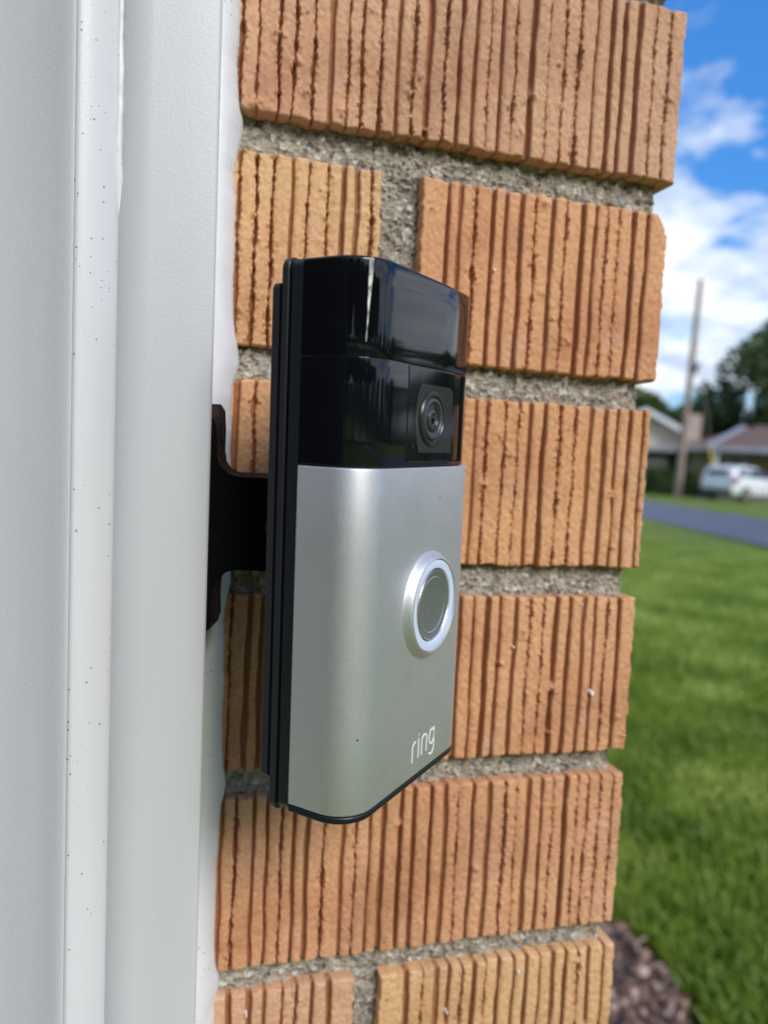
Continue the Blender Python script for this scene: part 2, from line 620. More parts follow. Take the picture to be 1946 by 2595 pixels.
# planting bed along the side wall
bed = MB()
bp = [(0.02, .2), (.62, .45), (.88, .85), (.99, 1.12), (1.03, 1.36), (.95, 1.62), (.80, 2.2), (.72, 3.2), (.66, 5.5), (0.02, 5.5)]
pts = [(x + .03 * vnoise(i * 1.7, 0, 9), y, GZ + .028) for i, (x, y) in enumerate(bp)]
bed.poly(pts)
tag(bed.build('planting_bed', M_MULCH), 'reddish grey mulch bed at the foot of the brick corner', kind='structure')


def scatter_quads(name, P, size, mat, label, upright=False, parent=None, kind='stuff', rs=None, flat=.5):
    rs = rs or np.random.default_rng(11)
    n = len(P)
    th = rs.uniform(0, 2 * np.pi, n)
    if upright:
        hh = size * rs.uniform(.6, 1.3, n)
        wv = size * .10
        lean = rs.normal(0, .35, (n, 2)) * hh[:, None]
        dx, dy = np.cos(th) * wv, np.sin(th) * wv
        a = P + np.stack([dx, dy, 0 * dx], 1)
        b2 = P - np.stack([dx, dy, 0 * dx], 1)
        m1 = P + np.stack([lean[:, 0] * .3 + dx * .8, lean[:, 1] * .3 + dy * .8, hh * .55], 1)
        m2 = P + np.stack([lean[:, 0] * .3 - dx * .8, lean[:, 1] * .3 - dy * .8, hh * .55], 1)
        t1 = P + np.stack([lean[:, 0] + dx * .15, lean[:, 1] + dy * .15, hh], 1)
        t2 = P + np.stack([lean[:, 0] - dx * .15, lean[:, 1] - dy * .15, hh], 1)
        V = np.stack([a, b2, m1, m2, t1, t2], 1).reshape(-1, 3)
        i = np.arange(n)[:, None] * 6
        Q = np.concatenate([i + [0, 1, 3, 2], i + [2, 3, 5, 4]], 0)
    else:
        u = rs.normal(0, 1, (n, 3)); u[:, 2] *= flat
        u /= np.linalg.norm(u, axis=1)[:, None]
        w = rs.normal(0, 1, (n, 3))
        w -= (w * u).sum(1)[:, None] * u
        w /= np.linalg.norm(w, axis=1)[:, None]
        s = size * rs.uniform(.55, 1.3, n)[:, None]
        V = np.stack([P - u * s, P - w * s * .55, P + u * s, P + w * s * .55], 1).reshape(-1, 3)
        Q = np.arange(4 * n).reshape(-1, 4)
    o = link(name, np_mesh(name, V, Q, smooth=False), mat, parent)
    if kind:
        tag(o, label, kind=kind)
    return o


# grass blades on the near lawn, denser close to the house
r_ = np.random.default_rng(5)
n = 120000
az = np.radians(r_.uniform(18, 62, n))
dd = 1.3 * (14 / 1.3) ** (r_.uniform(0, 1, n) ** .85)
P = np.stack([CAMP.x + np.sin(az) * dd, CAMP.y + np.cos(az) * dd, np.full(n, GZ + .005)], 1)


def in_bed(P):
    xs = np.interp(P[:, 1], [b_[1] for b_ in bp], [b_[0] for b_ in bp])
    return (P[:, 0] < xs + .02) & (P[:, 1] > .2) & (P[:, 1] < 5.5)


P = P[~in_bed(P) & (P[:, 0] > .05)]
scatter_quads('grass', P, .048, M_BLADE, 'thick green grass blades covering the near lawn', upright=True, rs=np.random.default_rng(6))
n = 9000
P = np.stack([r_.uniform(.05, 1.1, n), r_.uniform(.4, 3.0, n), np.full(n, GZ + .04)], 1)
P[:, 2] += r_.uniform(0, .02, n)
P = P[in_bed(P + [.03, 0, 0])]
scatter_quads('mulch_chips', P, .016, M_CHIP, 'loose pinkish wood mulch chips in the bed beside the corner', rs=np.random.default_rng(8), flat=.25)

# ------------------------------------------------------------------ brick wall
wall = tag(empty('brick_wall', (0, 0, GZ)), 'orange ribbed face brick wall corner with sandy grey mortar behind the doorbell', 'brick wall')
WZ = -GZ   # children are placed in world coordinates through this offset


def put(o, x, y, z, rz=0.0):
    o.location = (x, y, z + WZ)
    o.rotation_euler = (0, 0, rz)


def heightfield_block(name, w, h, depth, dx, dz, disp, seed, er=.0007, x_coarse=None, outline=.0005, chip=None, left_side=True):
    """block whose face lies at y=0 (front, facing -y), x 0..w, z 0..h, sides going back to y=depth.
    disp(x,z)->(y offset into wall, score)"""
    if x_coarse:
        xs = np.concatenate([np.linspace(0, x_coarse, 24, endpoint=False), np.arange(x_coarse, w, dx)])
    else:
        xs = np.arange(0, w, dx)
    xs = np.append(xs, w)
    zs = np.append(np.arange(0, h, dz), h)
    ex = np.array([depth, depth * .5, .009, .005, .0028])
    X = np.concatenate([np.zeros(5), xs, np.full(5, w)])
    SX = np.concatenate([ex, np.zeros(len(xs)), ex[::-1]])
    Z = np.concatenate([np.zeros(5), zs, np.full(5, h)])
    SZ = np.concatenate([ex, np.zeros(len(zs)), ex[::-1]])

    def rnd(d):
        t = np.clip(er - d, 0, er)
        return er - np.sqrt(np.maximum(er * er - t * t, 0))
    rx = rnd(np.minimum(X, w - X)) * (SX == 0) + er * (SX > 0)
    rz = rnd(np.minimum(Z, h - Z)) * (SZ == 0) + er * (SZ > 0)
    XX, ZZ = np.meshgrid(X, Z, indexing='ij')
    SXX, SZZ = np.meshgrid(SX, SZ, indexing='ij')
    RX, RZ = np.meshgrid(rx, rz, indexing='ij')
    side = np.maximum(SXX, SZZ)
    d, score = disp(XX, ZZ)
    fade = np.clip(1 - side / .006, 0, 1)
    Y = np.maximum(side, 0) + (RX + RZ) * (side < .004) + d * fade
    Y = np.where(side > 0, np.maximum(Y, side), Y)
    # wandering outline
    kx = np.exp(-XX / .0022) * fbm(ZZ * 420, ZZ * 0 + .3, seed + 1) - np.exp(-(w - XX) / .0022) * fbm(ZZ * 420, ZZ * 0 + .7, seed + 2)
    kz = np.exp(-ZZ / .0022) * fbm(XX * 260, XX * 0 + .3, seed + 3) - np.exp(-(h - ZZ) / .0022) * fbm(XX * 260, XX * 0 + .7, seed + 4)
    XN = XX + kx * outline
    ZN = ZZ + kz * outline
    if chip is not None:
        XN, Y = chip(XN, ZN, Y)
    V = np.stack([XN, Y, ZN], -1).reshape(-1, 3)
    me = np_mesh(name, V, grid_quads(len(X), len(Z)))
    at = me.attributes.new('score', 'FLOAT', 'POINT')
    at.data.foreach_set('value', np.clip(score * (side < .004), 0, 1).astype(np.float32).ravel())
    return me


def ribs(w, h, seed, first=None, rough=.5, land0=.004, pitch=.0053, detail=True):
    r = np.random.default_rng(seed)
    xs = []
    x = land0
    while x < w - .0025:
        xs.append(x)
        x += pitch * r.uniform(.78, 1.2)
    xs = np.array(xs)
    kinds = r.uniform(0, 1, len(xs)) < rough * .75         # torn or clean
    hw = np.where(kinds, r.uniform(.00030, .00058, len(xs)), r.uniform(.00050, .00095, len(xs)))
    dp = r.uniform(.0018, .0030, len(xs))
    sh = r.choice([-1, 1], len(xs), p=[.3, .7])
    lh = r.normal(0, .00016, len(xs) + 1)
    blobs = [(r.uniform(0, w), r.uniform(0, h), r.uniform(.0008, .0028)) for _ in range(int(r.integers(8, 13) * w / .1 * (.3 + rough)))]

    def disp(X, Z):
        Y = np.zeros_like(X)
        SC = np.zeros_like(X)
        zq = Z * 1000
        fill = np.zeros_like(X)
        for bx, bz, br in blobs:
            e = ((X - bx) / br) ** 2 + ((Z - bz) / (br * .8)) ** 2
            fill = np.maximum(fill, np.exp(-e * 1.3))
        lidx = np.searchsorted(xs, X)
        Y += lh[np.clip(lidx, 0, len(lh) - 1)]
        for k, xk in enumerate(xs):
            sel = np.abs(X - xk) < .0036
            if not sel.any():
                continue
            x_, z_ = X[sel], zq[sel]
            c = xk + .00035 * vnoise(z_ / 14 + k * 7.3, k, seed + 20)
            if kinds[k]:
                c = c + .00017 * vnoise(z_ / 1.3, k * 3.1, seed + 21) + .00016 * vnoise(z_ / .6, k * 1.1, seed + 22)
                wd = hw[k] * np.clip(.85 + .45 * vnoise(z_ / 7.0, k * 2.1, seed + 23) + .45 * vnoise(z_ / 2.1 + 3, k * 2.7, seed + 27) + .30 * vnoise(z_ / .7, k * 5.1, seed + 24), .30, 1.7)
            else:
                wd = hw[k] * (1 + .22 * vnoise(z_ / 6, k * 2.1, seed + 23))
            u = (x_ - c) / wd
            g = sstep((1.30 - np.abs(u)) * 1.4)
            f_ = 1 - .85 * fill[sel]
            yy = dp[k] * g * f_
            # sloped shoulder on one side
            su = np.clip(1 - (x_ - c) * sh[k] / (.0021), 0, 1) * ((x_ - c) * sh[k] > 0)
            yy = np.maximum(yy, .00075 * su * su * (0.6 if kinds[k] else 1.0))
            if kinds[k]:
                br_ = np.clip(vnoise(x_ * 1000 / .9, z_ / .9, seed + 25 + k) - .12, 0, 1)
                yy = yy - .0015 * br_ * np.exp(-((np.abs(u) - 1.9) / .8) ** 2)
            Y[sel] = np.where(g > .02, np.maximum(Y[sel], 0) * (1 - g) + yy, Y[sel] + yy)
            SC[sel] = np.maximum(SC[sel], np.clip(g * 1.1, 0, 1) * f_ + .22 * su)
        Y -= .0008 * fill * (1 + .9 * vnoise(X * 1100, Z * 1100, seed + 31))
        Y += .00015 * fbm(X * 700, Z * 700, seed + 30, 3) + .00018 * fbm(X * 120, Z * 60, seed + 33, 2)
        return Y, SC
    return disp


BRICKC = dict(a=(.70, .415, .245), b=(.77, .475, .235), c=(.75, .395, .195), d=(.76, .415, .200), e=(.74, .405, .215), f=(.72, .38, .19), g=(.74, .400, .205))
DX, DZ = .00024, .00042
R = [  # z_top, z_bottom, x offset of the corner (m)
    (.1270, .0692, .0), (.0592, .0013, .0005), (-.0097, -.0682, .0002), (-.0787, -.1356, -.0008), (-.1466, -.2038, -.0013), (-.2131, -.2709, -.0002), (-.2795, -.3370, .0012)]


def chip_tr(w, h):
    def f_(X, Z, Y):
        lim = w - .0004 - np.clip((Z - (h - .0085)) / .0085, 0, 1) ** 1.2 * .0045 - .0005 * vnoise(Z * 900, Z * 0, 77)
        over = X > lim
        Y = np.where(over & (Y < .006), Y + .0012, Y)
        return np.minimum(X, lim), Y
    return f_


def face_brick(row, x0, x1, seed, color, rough, yoff=0.0, **kw):
    zt, zb, xo = R[row]
    w, h = (x1 - x0), zt - zb
    coarse = kw.pop('coarse', None)
    land0 = kw.pop('land0', .004)
    pitch = kw.pop('pitch', .0053)
    depth = kw.pop('depth', .092)
    chip = kw.pop('chip', None)
    disp = ribs(w, h, seed, rough=rough, land0=land0, pitch=pitch)
    me = heightfield_block('brick', w, h, depth, DX, DZ, disp, seed, x_coarse=coarse, chip=chip(w, h) if chip else None)
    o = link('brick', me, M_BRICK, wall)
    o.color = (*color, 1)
    put(o, x0, yoff, zb)
    return o


ST = dict(coarse=.030)
face_brick(1, -.194, .0005, 101, BRICKC['a'], .85, -.0008, **ST)
face_brick(2, -.0911, .0002, 102, BRICKC['c'], .45, 0.0, land0=.0085, depth=.194, chip=chip_tr)
face_brick(2, -.200, -.1050, 103, BRICKC['b'], .5, .0006, coarse=.036)
face_brick(3, -.194, -.0008, 104, BRICKC['d'], .6, .0, **ST)
face_brick(4, -.0911, -.0013, 105, BRICKC['g'], .5, -.0003, depth=.194, land0=.005)
face_brick(4, -.200, -.1015, 106, BRICKC['c'], .5, .0004, coarse=.036)
face_brick(5, -.194, -.0002, 107, BRICKC['e'], .4, .0002, **ST)
face_brick(6, -.0911, .0012, 108, BRICKC['b'], .45, -.0004, land0=.0095, depth=.194)
face_brick(6, -.200, -.1003, 109, BRICKC['a'], .5, .0, coarse=.036)

# bricks outside the frame share a few coarser meshes
PR = {}
for key, (w, dep) in dict(str=(.194, .092), hdr=(.0915, .194), half=(.0915, .092)).items():
    for k in range(2):
        PR[key, k] = heightfield_block('brick', w, .0577, dep, .0009, .003, ribs(w, .0577, 300 + k * 7 + len(key), rough=.3), 300 + k)
cols = list(BRICKC.values())
rb = random.Random(4)


def far_brick(key, x, y, zb, rz=0.0):
    o = link('brick', PR[key, rb.randint(0, 1)], M_BRICK, wall)
    o.color = (*[c_ * rb.uniform(.9, 1.05) for c_ in rb.choice(cols)], 1)
    put(o, x, y, zb, rz)


zrows = []
k = 0
z = R[0][1]
idx = 0
while z < 1.30:
    zrows.append((z, idx % 2)); z += .0677; idx += 1      # row0 = header row (same parity as row 2)
z = R[6][1] - .0677
idx = 1
while z > GZ - .08:
    zrows.append((z, idx % 2)); z -= .0677; idx += 1
for zb, par in zrows:
    if par == 0:
        far_brick('hdr', -.0913, 0, zb)
        far_brick('half', -.194, 0, zb)
    else:
        far_brick('str', -.194, 0, zb)
# side wall (facing +x) bricks next to the corner
allrows = [(r[1], i % 2) for i, r in enumerate(R)] + zrows
for zb, par in allrows:
    y = (.204 if par == 0 else .102)
    for j in range(2):
        # rotated 90 deg: local -y -> +x
        far_brick('str', 0.0, y, zb, rad(90))
        y += .204

# mortar: coarse core plus sandy joint beds where the camera looks
core = MB()
core.box(-.30, -.0055, .0100, .6, GZ + WZ * 0 - .1 - GZ, 1.36 - GZ)
mo = core.build('mortar_core', M_MORTAR, wall)


def mortar_disp(h, seed, amp=1.0):
    def f_(X, Z):
        y = .00055 * fbm(X * 380, Z * 380, seed, 3) + .00065 * np.abs(fbm(X * 900, Z * 900, seed + 3, 2))
        peb = np.clip(vnoise(X * 600, Z * 600, seed + 8) - .45, 0, 1)
        y = y - .0018 * peb
        pit = np.clip(vnoise(X * 330, Z * 330, seed + 9) - .6, 0, 1)
        y = y + .004 * pit
        y = y + .0008 * vnoise(X * 90, Z * 40, seed + 5)
        return y * amp, np.zeros_like(X)
    return f_


def joint(x0, x1, zb, zt, seed, y=.0042, depth=.03):
    w, h = x1 - x0, zt - zb
    me = heightfield_block('mortar_joint', w, h, depth, .00032, .00036, mortar_disp(h, seed), seed, er=.0016, outline=.0006, x_coarse=None)
    o = link('mortar_joint', me, M_MORTAR, wall)
    put(o, x0, y, zb)
    o['kind'] = 'thing'
    return o


for i in range(6):
    zt, zb = R[i][1], R[i + 1][0]
    xe = min(R[i][2], R[i + 1][2])
    joint(-.162, xe - [.0028, .0026, .0032, .0030, .0027, .0032][i], zb - .0015, zt + (.0002 if i == 0 else .0012), 500 + i * 11, y=(.0072 if i == 0 else .0046))
joint(-.1065, -.0900, R[2][1] - .001, R[2][0] + .0006, 601, y=.0056)
joint(-.1030, -.0900, R[4][1] - .001, R[4][0] + .0006, 602, y=.0050)
joint(-.1015, -.0900, R[6][1] - .001, R[6][0] + .0006, 603, y=.0048)

# white paint flecks on the brick faces
fl = MB()
for x, z, r in ((-.0975, .0075, .00035), (-.0655, -.0365, .0005), (-.0172, -.1815, .0010), (-.0495, -.1640, .00045), (-.0240, -.1490, .00035), (-.107, -.2170, .0005), (-.0390, -.2845, .0006), (-.066, -.2960, .0004), (-.153, -.034, .0004), (-.137, -.286, .0004)):
    fl.cyl((x, -.0016, z - GZ), (x + .0001, .001, z - GZ), r * .7, r, 8)
o = fl.build('paint_flecks', M_SPECK, wall, smooth=True)
o['kind'] = 'stuff'

# ------------------------------------------------------------------ house body behind and left (shades the wall)
house = tag(empty('ranch_house', (-3, 3, GZ)), 'own single storey brick house carrying the ribbed brick corner', 'house')
b_ = MB()
b_.box(-9.0 + 3, -.31 + 3, .62 - 3, 7.5 - 3, -.1, 2.62)
b_.box(-.31 + 3, -.012 + 3, .61 - 3, 7.5 - 3, -.1, 2.62)
b_.build('wall', simple('house_brick', (.45, .24, .12), (.60, .34, .18), 9, .9), house)
b_ = MB()
e0, e1 = -9.4 + 3, .42 + 3
f0, f1 = -.40 - 3, 8.0 - 3
b_.box(e0, e1, f0, f1, 2.66, 2.72)
b_.build('soffit', M_WHITE, house)
b_ = MB()
b_.poly([(e0, f0, 2.9), (e1, f0, 2.9), (e1 - 4, (f0 + f1) / 2, 4.5), (e0 + 4, (f0 + f1) / 2, 4.5)])
b_.poly([(e1, f0, 2.9), (e1, f1, 2.9), (e1 - 4, (f0 + f1) / 2, 4.5)])
b_.poly([(e1, f1, 2.9), (e0, f1, 2.9), (e0 + 4, (f0 + f1) / 2, 4.5), (e1 - 4, (f0 + f1) / 2, 4.5)])
b_.poly([(e0, f1, 2.9), (e0, f0, 2.9), (e0 + 4, (f0 + f1) / 2, 4.5)])
b_.poly([(e0, f0, 2.9), (e0, f1, 2.9), (e1, f1, 2.9), (e1, f0, 2.9)])
b_.build('roof', M_ROOFB, house)
b_ = MB()
for a_ in ((e0 - .02, e1 + .02, f0 - .02, f0 + .005), (e0 - .02, e1 + .02, f1 - .005, f1 + .02), (e0 - .02, e0 + .005, f0, f1), (e1 - .005, e1 + .02, f0, f1)):
    b_.box(*a_, 2.725, 2.895)
b_.build('fascia', M_WHITE, house)
# unseen wing added on the left, near black to darken doorbell reflections
b_ = MB()
b_.box(-9.0 + 3, -2.6 + 3, -3.6 - 3, .61 - 3, -.1, 2.62)
b_.build('dark_reflection_wing', simple('wing_reflection_black', (.02, .02, .022), (.03, .03, .032), 9, .9), house)

# ------------------------------------------------------------------ white door frame
LEAN = .010


def xs_(x, z):
    return x - LEAN * (z + .12)


frame = tag(empty('door_frame', (-.20, 0, GZ)), 'white painted metal door frame with dirt specks left of the brick', 'door frame')
FO = Vector((-.20, 0, GZ))


def sweep_z(name, prof, z0, z1, nz, mat, parent, off, wob=None, closed=True, smooth=True):
    n = len(prof)
    zs = np.linspace(z0, z1, nz)
    V = []
    for z in zs:
        for i, (x, y) in enumerate(prof):
            a_ = wob(i, z) if wob else (0, 0)
            V.append((xs_(x, z) + a_[0] - off.x, y + a_[1] - off.y, z - off.z))
    Q = []
    m = n if closed else n - 1
    for j in range(nz - 1):
        for i in range(m):
            k = (i + 1) % n
            Q.append((j * n + i, j * n + k, (j + 1) * n + k, (j + 1) * n + i))
    me = np_mesh(name, np.array(V), np.array(Q), smooth)
    o = link(name, me, mat, parent)
    return o


def arc(cx, cy, r, a0, a1, n=6):
    return [(cx + r * math.cos(rad(a0 + (a1 - a0) * i / n)), cy + r * math.sin(rad(a0 + (a1 - a0) * i / n))) for i in range(n + 1)]


# outer casing face (next to the brick)
YF = -.035
cas = [(-.1567, .004), (-.1567, -.020)] + arc(-.1567 - .0012, YF + .0012, .0012, 0, -90) + [(-.165, YF - .0001), (-.173, YF - .0001), (-.1806, YF), (-.1806, YF + .012), (-.170, .004)]
o = sweep_z('casing', cas, GZ, .98, 60, M_TRIM, frame, FO)
# bevelled stop: turns outwards and catches the sky
bev = [(-.18050, YF + .010), (-.18050, YF + .0003), (-.1818, YF - .0014), (-.1834, YF - .0031), (-.1850, YF - .0044), (-.1866, YF - .0053), (-.1880, YF - .0058), (-.1892, YF - .0060), (-.1904, YF - .0060), (-.1904, YF + .010)]
sweep_z('bevelled_stop', bev, GZ, .98, 60, M_TRIM_LIT, frame, FO)
inn = [(-.1900, YF + .010), (-.1900, YF - .0050), (-.1902, YF - .0059), (-.1906, YF - .00597), (-.1914, YF - .0057), (-.1926, YF - .0051), (-.1945, YF - .0038), (-.1980, YF - .0016), (-.2050, YF + .0018), (-.2130, YF + .0045), (-.2240, YF + .0070), (-.2400, YF + .0090), (-.2400, YF + .012)]
sweep_z('jamb_face', inn, GZ, .98, 60, M_DOOR, frame, FO)
# glossy filler bead in the seam
rs_ = np.random.default_rng(3)


def wobb(i, z):
    t = z * 1000
    tp = 1 - sstep((z + .02) / -.035)
    if i in (1, 2, 3):
        return (.00035 * float(vnoise(t / 9, i, 40)) + .0001 * float(vnoise(t / 1.7, i, 41)), (1 - tp) * .0017 - .0004 * abs(float(vnoise(t / 4, i * .5, 42))) * tp)
    return (.00035 * float(vnoise(t / 9, i, 40)) + .0001 * float(vnoise(t / 1.7, i, 41)), -.0003 * abs(float(vnoise(t / 4, i * .5, 42))))


bead = [(-.1817, YF + .0006), (-.1815, YF - .0009), (-.1808, YF - .0012), (-.1801, YF - .0006), (-.1799, YF + .0006)]
sweep_z('seam_sealant', bead, -.055, .30, 360, M_CAULK, frame, FO, wobb)

# door slab and head of the frame
dr = tag(empty('front_door', (-.66, .05, GZ)), 'white front door closed inside the white frame at far left', 'door')
b_ = MB()
b_.box(-.46, .418, -.045, 0, .02, 2.08)
b_.build('door_slab', M_DOOR, dr, bevel=.003)
b_ = MB()
b_.cyl((-.40, -.045, 1.0), (-.40, -.075, 1.0), .012, .012, 16).cyl((-.40, -.075, 1.0), (-.40, -.105, 1.0), .027, .024, 20)
b_.build('door_knob', M_STEEL, dr, smooth=True)

# caulk between frame and brick
nz = 900
zc_ = np.linspace(-.36, .20, nz)
prof_n = 11
V = np.zeros((nz, prof_n, 3))
for j, z in enumerate(zc_):
    x0 = xs_(-.1569, z)
    injoint = 0.0
    for i in range(6):
        mid = (R[i][1] + R[i + 1][0]) / 2
        injoint = max(injoint, math.exp(-((z - mid) / .006) ** 2))
    x1 = -.1506 + .0006 * float(fbm(z * 55, .2, 91)) + .00012 * float(vnoise(z * 700, .5, 92)) + .00035 * float(vnoise(z * 150, .5, 96)) + .0020 * injoint + .0006 * float(vnoise(z * 20, 3, 95)) - .0105 * max(z, -.4)
    for i in range(prof_n):
        t = min(i, prof_n - 2) / (prof_n - 2)
        x = x0 + (x1 - x0) * t
        y = -.0075 + .0070 * t ** 1.5 - .0013 * math.sin(math.pi * t) + .00035 * float(fbm(z * 45 + i * .05, t * 1.5, 93, 2))
        y += injoint * (.0030 * t * t) + .0045 * (i == prof_n - 1)
        V[j, i] = (x, y, z)
me = np_mesh('caulk_bead', V.reshape(-1, 3), grid_quads(nz, prof_n, True))
o = link('caulk_bead', me, M_CAULK)
tag(o, 'lumpy white caulk bead between the white door frame and the ribbed brick', 'caulk')

# ------------------------------------------------------------------ bracket
br = tag(empty('doorbell_bracket', (-.1567, -.020, -.121)), 'dark bronze angled metal bracket holding the doorbell off the door frame', 'bracket')
fr = [(-157.4, -92.3), (-156.4, -92.3), (-155.3, -94.7), (-155.0, -98.5), (-155.0, -102.1), (-154.1, -104.7), (-151.7, -107.0), (-149.0, -107.7), (-113.0, -107.9), (-113.0, -134.5), (-149.0, -133.4), (-151.4, -134.0), (-153.5, -136.1), (-154.9, -138.8), (-154.8, -143.5), (-154.8, -146.8), (-155.2, -149.9), (-157.4, -150.8)]
bk = [(-157.4, -88.0), (-153.8, -87.9), (-152.5, -89.7), (-152.1, -95.0), (-152.1, -100.6), (-151.6, -103.8), (-150.3, -105.6), (-147.8, -106.8), (-106.0, -107.0), (-106.0, -136.1), (-148.1, -135.0), (-150.2, -135.4), (-151.6, -136.4), (-151.9, -139.9), (-151.8, -143.5), (-151.6, -146.8), (-152.3, -149.6), (-157.4, -152.8)]
n = len(fr)
V = [(x / 1000 + .1567, -.030 + .020, z / 1000 + .121) for x, z in fr] + [(x / 1000 + .1567, -.020 + .020, z / 1000 + .121) for x, z in bk] + [(x / 1000 + .1567, .004, z / 1000 + .121) for x, z in bk]
F = [tuple(range(n))[::-1], tuple(range(2 * n, 3 * n))]
for L in (0, 1):
    for i in range(n):
        j = (i + 1) % n
        F.append((L * n + i, L * n + j, (L + 1) * n + j, (L + 1) * n + i))
mb = MB(); mb.V, mb.F = V, F
ba = mb.build('bracket_arm', M_WEB_SHADE, br, bevel=.0002)
ba.data.materials.append(M_BROWN)
for p in ba.data.polygons:
    if abs(p.normal.y) < .9:
        p.material_index = 1


def slot(x, y, z, h):
    m_ = MB()
    pts = [(y + .0011 * math.cos(t), z + (h if math.sin(t) > 0 else -h) + .0011 * math.sin(t)) for t in np.linspace(0, 2 * math.pi, 18, endpoint=False)]
    m_.prism(pts, 'x', x - .0008, x + .00025)
    o_ = m_.build('screw_slot', M_HOLE, br)
    o_.rotation_euler = (0, 0, rad(-16))
    return o_


for (zz, hh) in ((-.0955, .0018), (-.1438, .0036)):
    s_ = slot(0, 0, 0, hh)
    s_.location = (-.1534 + .1567, -.0252 + .020, zz + .121)
m_ = MB()
m_.cyl((0, 0, 0), (0, -.0016, 0), .0030, .0024, 20)
s_ = m_.build('clamp_screw', M_STEEL, br, smooth=False)
s_.location = (-.1385 + .1567, -.0302 + .020, -.1213 + .121)

# ------------------------------------------------------------------ doorbell
th, A_, B_ = 0.7945, 0.0318, -0.0032
w0 = Vector((math.sin(th), math.cos(th), 0)); d0 = Vector((math.cos(th), -math.sin(th), 0)); k0 = Vector((0, 0, 1))
wv = w0 * math.cos(A_) + k0 * math.sin(A_)
k2_ = k0 * math.cos(A_) - w0 * math.sin(A_)
dv = d0 * math.cos(B_) + k2_ * math.sin(B_)
kv = k2_ * math.cos(B_) - d0 * math.sin(B_)
bell = tag(empty('video_doorbell'), 'silver and gloss black video doorbell with round button, angled beside the brick', 'doorbell')
MW = Matrix((wv, -dv, kv)).transposed().to_4x4()
MW.translation = Vector((-.139, -.0685, -.12))
bell.matrix_world = MW
BW, BD = .0610, .0176


SAG = 1


def sagf(x):
    t = max(0.0, (x - .0375) * 1000)
    return (.005 * t * t if t < 7.5 else .28125 + .075 * (t - 7.5)) / 1000


def outline(inset=0.0, r=.009, d0_=0.0, D=BD, W=BW, n=14, sag=0.0):
    """plan outline in (w,-d): back-left, round front-left, front, round front-right, back-right"""
    r = max(r - inset, .0004)
    x0, x1, yf = inset, W - inset, -(D - inset)
    p = [(x0, -d0_)]
    for i in range(n + 1):
        a = math.pi / 2 * i / n
        p.append((x0 + r - r * math.cos(a), yf + r - r * math.sin(a)))
    for k in range(1, 24):
        p.append((x0 + r + (x1 - x0 - 2 * r) * k / 24, yf))
    for i in range(n + 1):
        a = math.pi / 2 * i / n
        p.append((x1 - r + r * math.sin(a), yf + r - r * math.cos(a)))
    p.append((x1, -d0_))
    if sag:
        p = [(x, y + (sagf(x) if y < -.004 else 0)) for x, y in p]
    return p


def plan_loft(name, levels, mat, bulge=0.0, **kw):
    """levels: (z, inset) bottom to top"""
    V, F = [], []
    for z, ins in levels:
        o_ = outline(ins, **kw)
        V += [(x, y, z) for x, y in o_]
    n = len(o_)
    for L in range(len(levels) - 1):
        for i in range(n):
            j = (i + 1) % n
            F.append((L * n + i, L * n + j, (L + 1) * n + j, (L + 1) * n + i))
    F.append(tuple(reversed(range(n))))
    F.append(tuple((len(levels) - 1) * n + i for i in range(n)))
    m_ = MB(); m_.V, m_.F = V, F
    o_ = m_.build(name, mat, bell, smooth=True)
    return o_


def edge_levels(z0, z1, r=.0005, steps=4, n=3, rb=None):
    lv = []
    rt, r = r, (rb or r)
    for i in range(n + 1):
        a = math.pi / 2 * i / n
        lv.append((z0 + r - r * math.cos(a), r - r * math.sin(a)))
    for k in range(1, steps):
        lv.append((z0 + r + (z1 - z0 - r - rt) * k / steps, 0))
    r = rt
    for i in range(n + 1):
        a = math.pi / 2 * i / n
        lv.append((z1 - r + r * math.sin(a), r - r * math.cos(a)))
    return lv


fp = plan_loft('faceplate', edge_levels(-.0637, .0169, .0004), M_SILVER)
plan_loft('head_cap', edge_levels(.04138, .0628, .0008, n=4, rb=.00015), M_GLOSS, r=.0098, sag=SAG)
plan_loft('head_lower', edge_levels(.0173, .04127, .00015), M_GLOSS, r=.0098, sag=SAG)
# dark core seen in the seams, and the black lower lip under the faceplate
plan_loft('inner_body', [(-.060, .0009), (.060, .0009)], M_MATTE, sag=SAG)
plan_loft('lower_lip', edge_levels(-.0656, -.0639, .0005), M_RAIL, D=BD - .0001)


def wz_loft(name, levels, mat, W0, W1, Z0, Z1, r=.004, n=6):
    """rounded rectangle in the w-z plane lofted along d; levels (d, inset)"""
    V, F = [], []
    for d, ins in levels:
        rr = max(r - ins, .0003)
        for cx, cz, a0 in ((W1 - ins - rr, Z1 - ins - rr, 0), (W0 + ins + rr, Z1 - ins - rr, 90), (W0 + ins + rr, Z0 + ins + rr, 180), (W1 - ins - rr, Z0 + ins + rr, 270)):
            for i in range(n + 1):
                a = rad(a0 + 90 * i / n)
                V.append((cx + rr * math.cos(a), -d, cz + rr * math.sin(a)))
    m = 4 * (n + 1)
    for L in range(len(levels) - 1):
        for i in range(m):
            j = (i + 1) % m
            F.append((L * m + i, L * m + j, (L + 1) * m + j, (L + 1) * m + i))
    F.append(tuple(reversed(range(m))))
    F.append(tuple((len(levels) - 1) * m + i for i in range(m)))
    q = MB(); q.V, q.F = V, F
    return q.build(name, mat, bell)


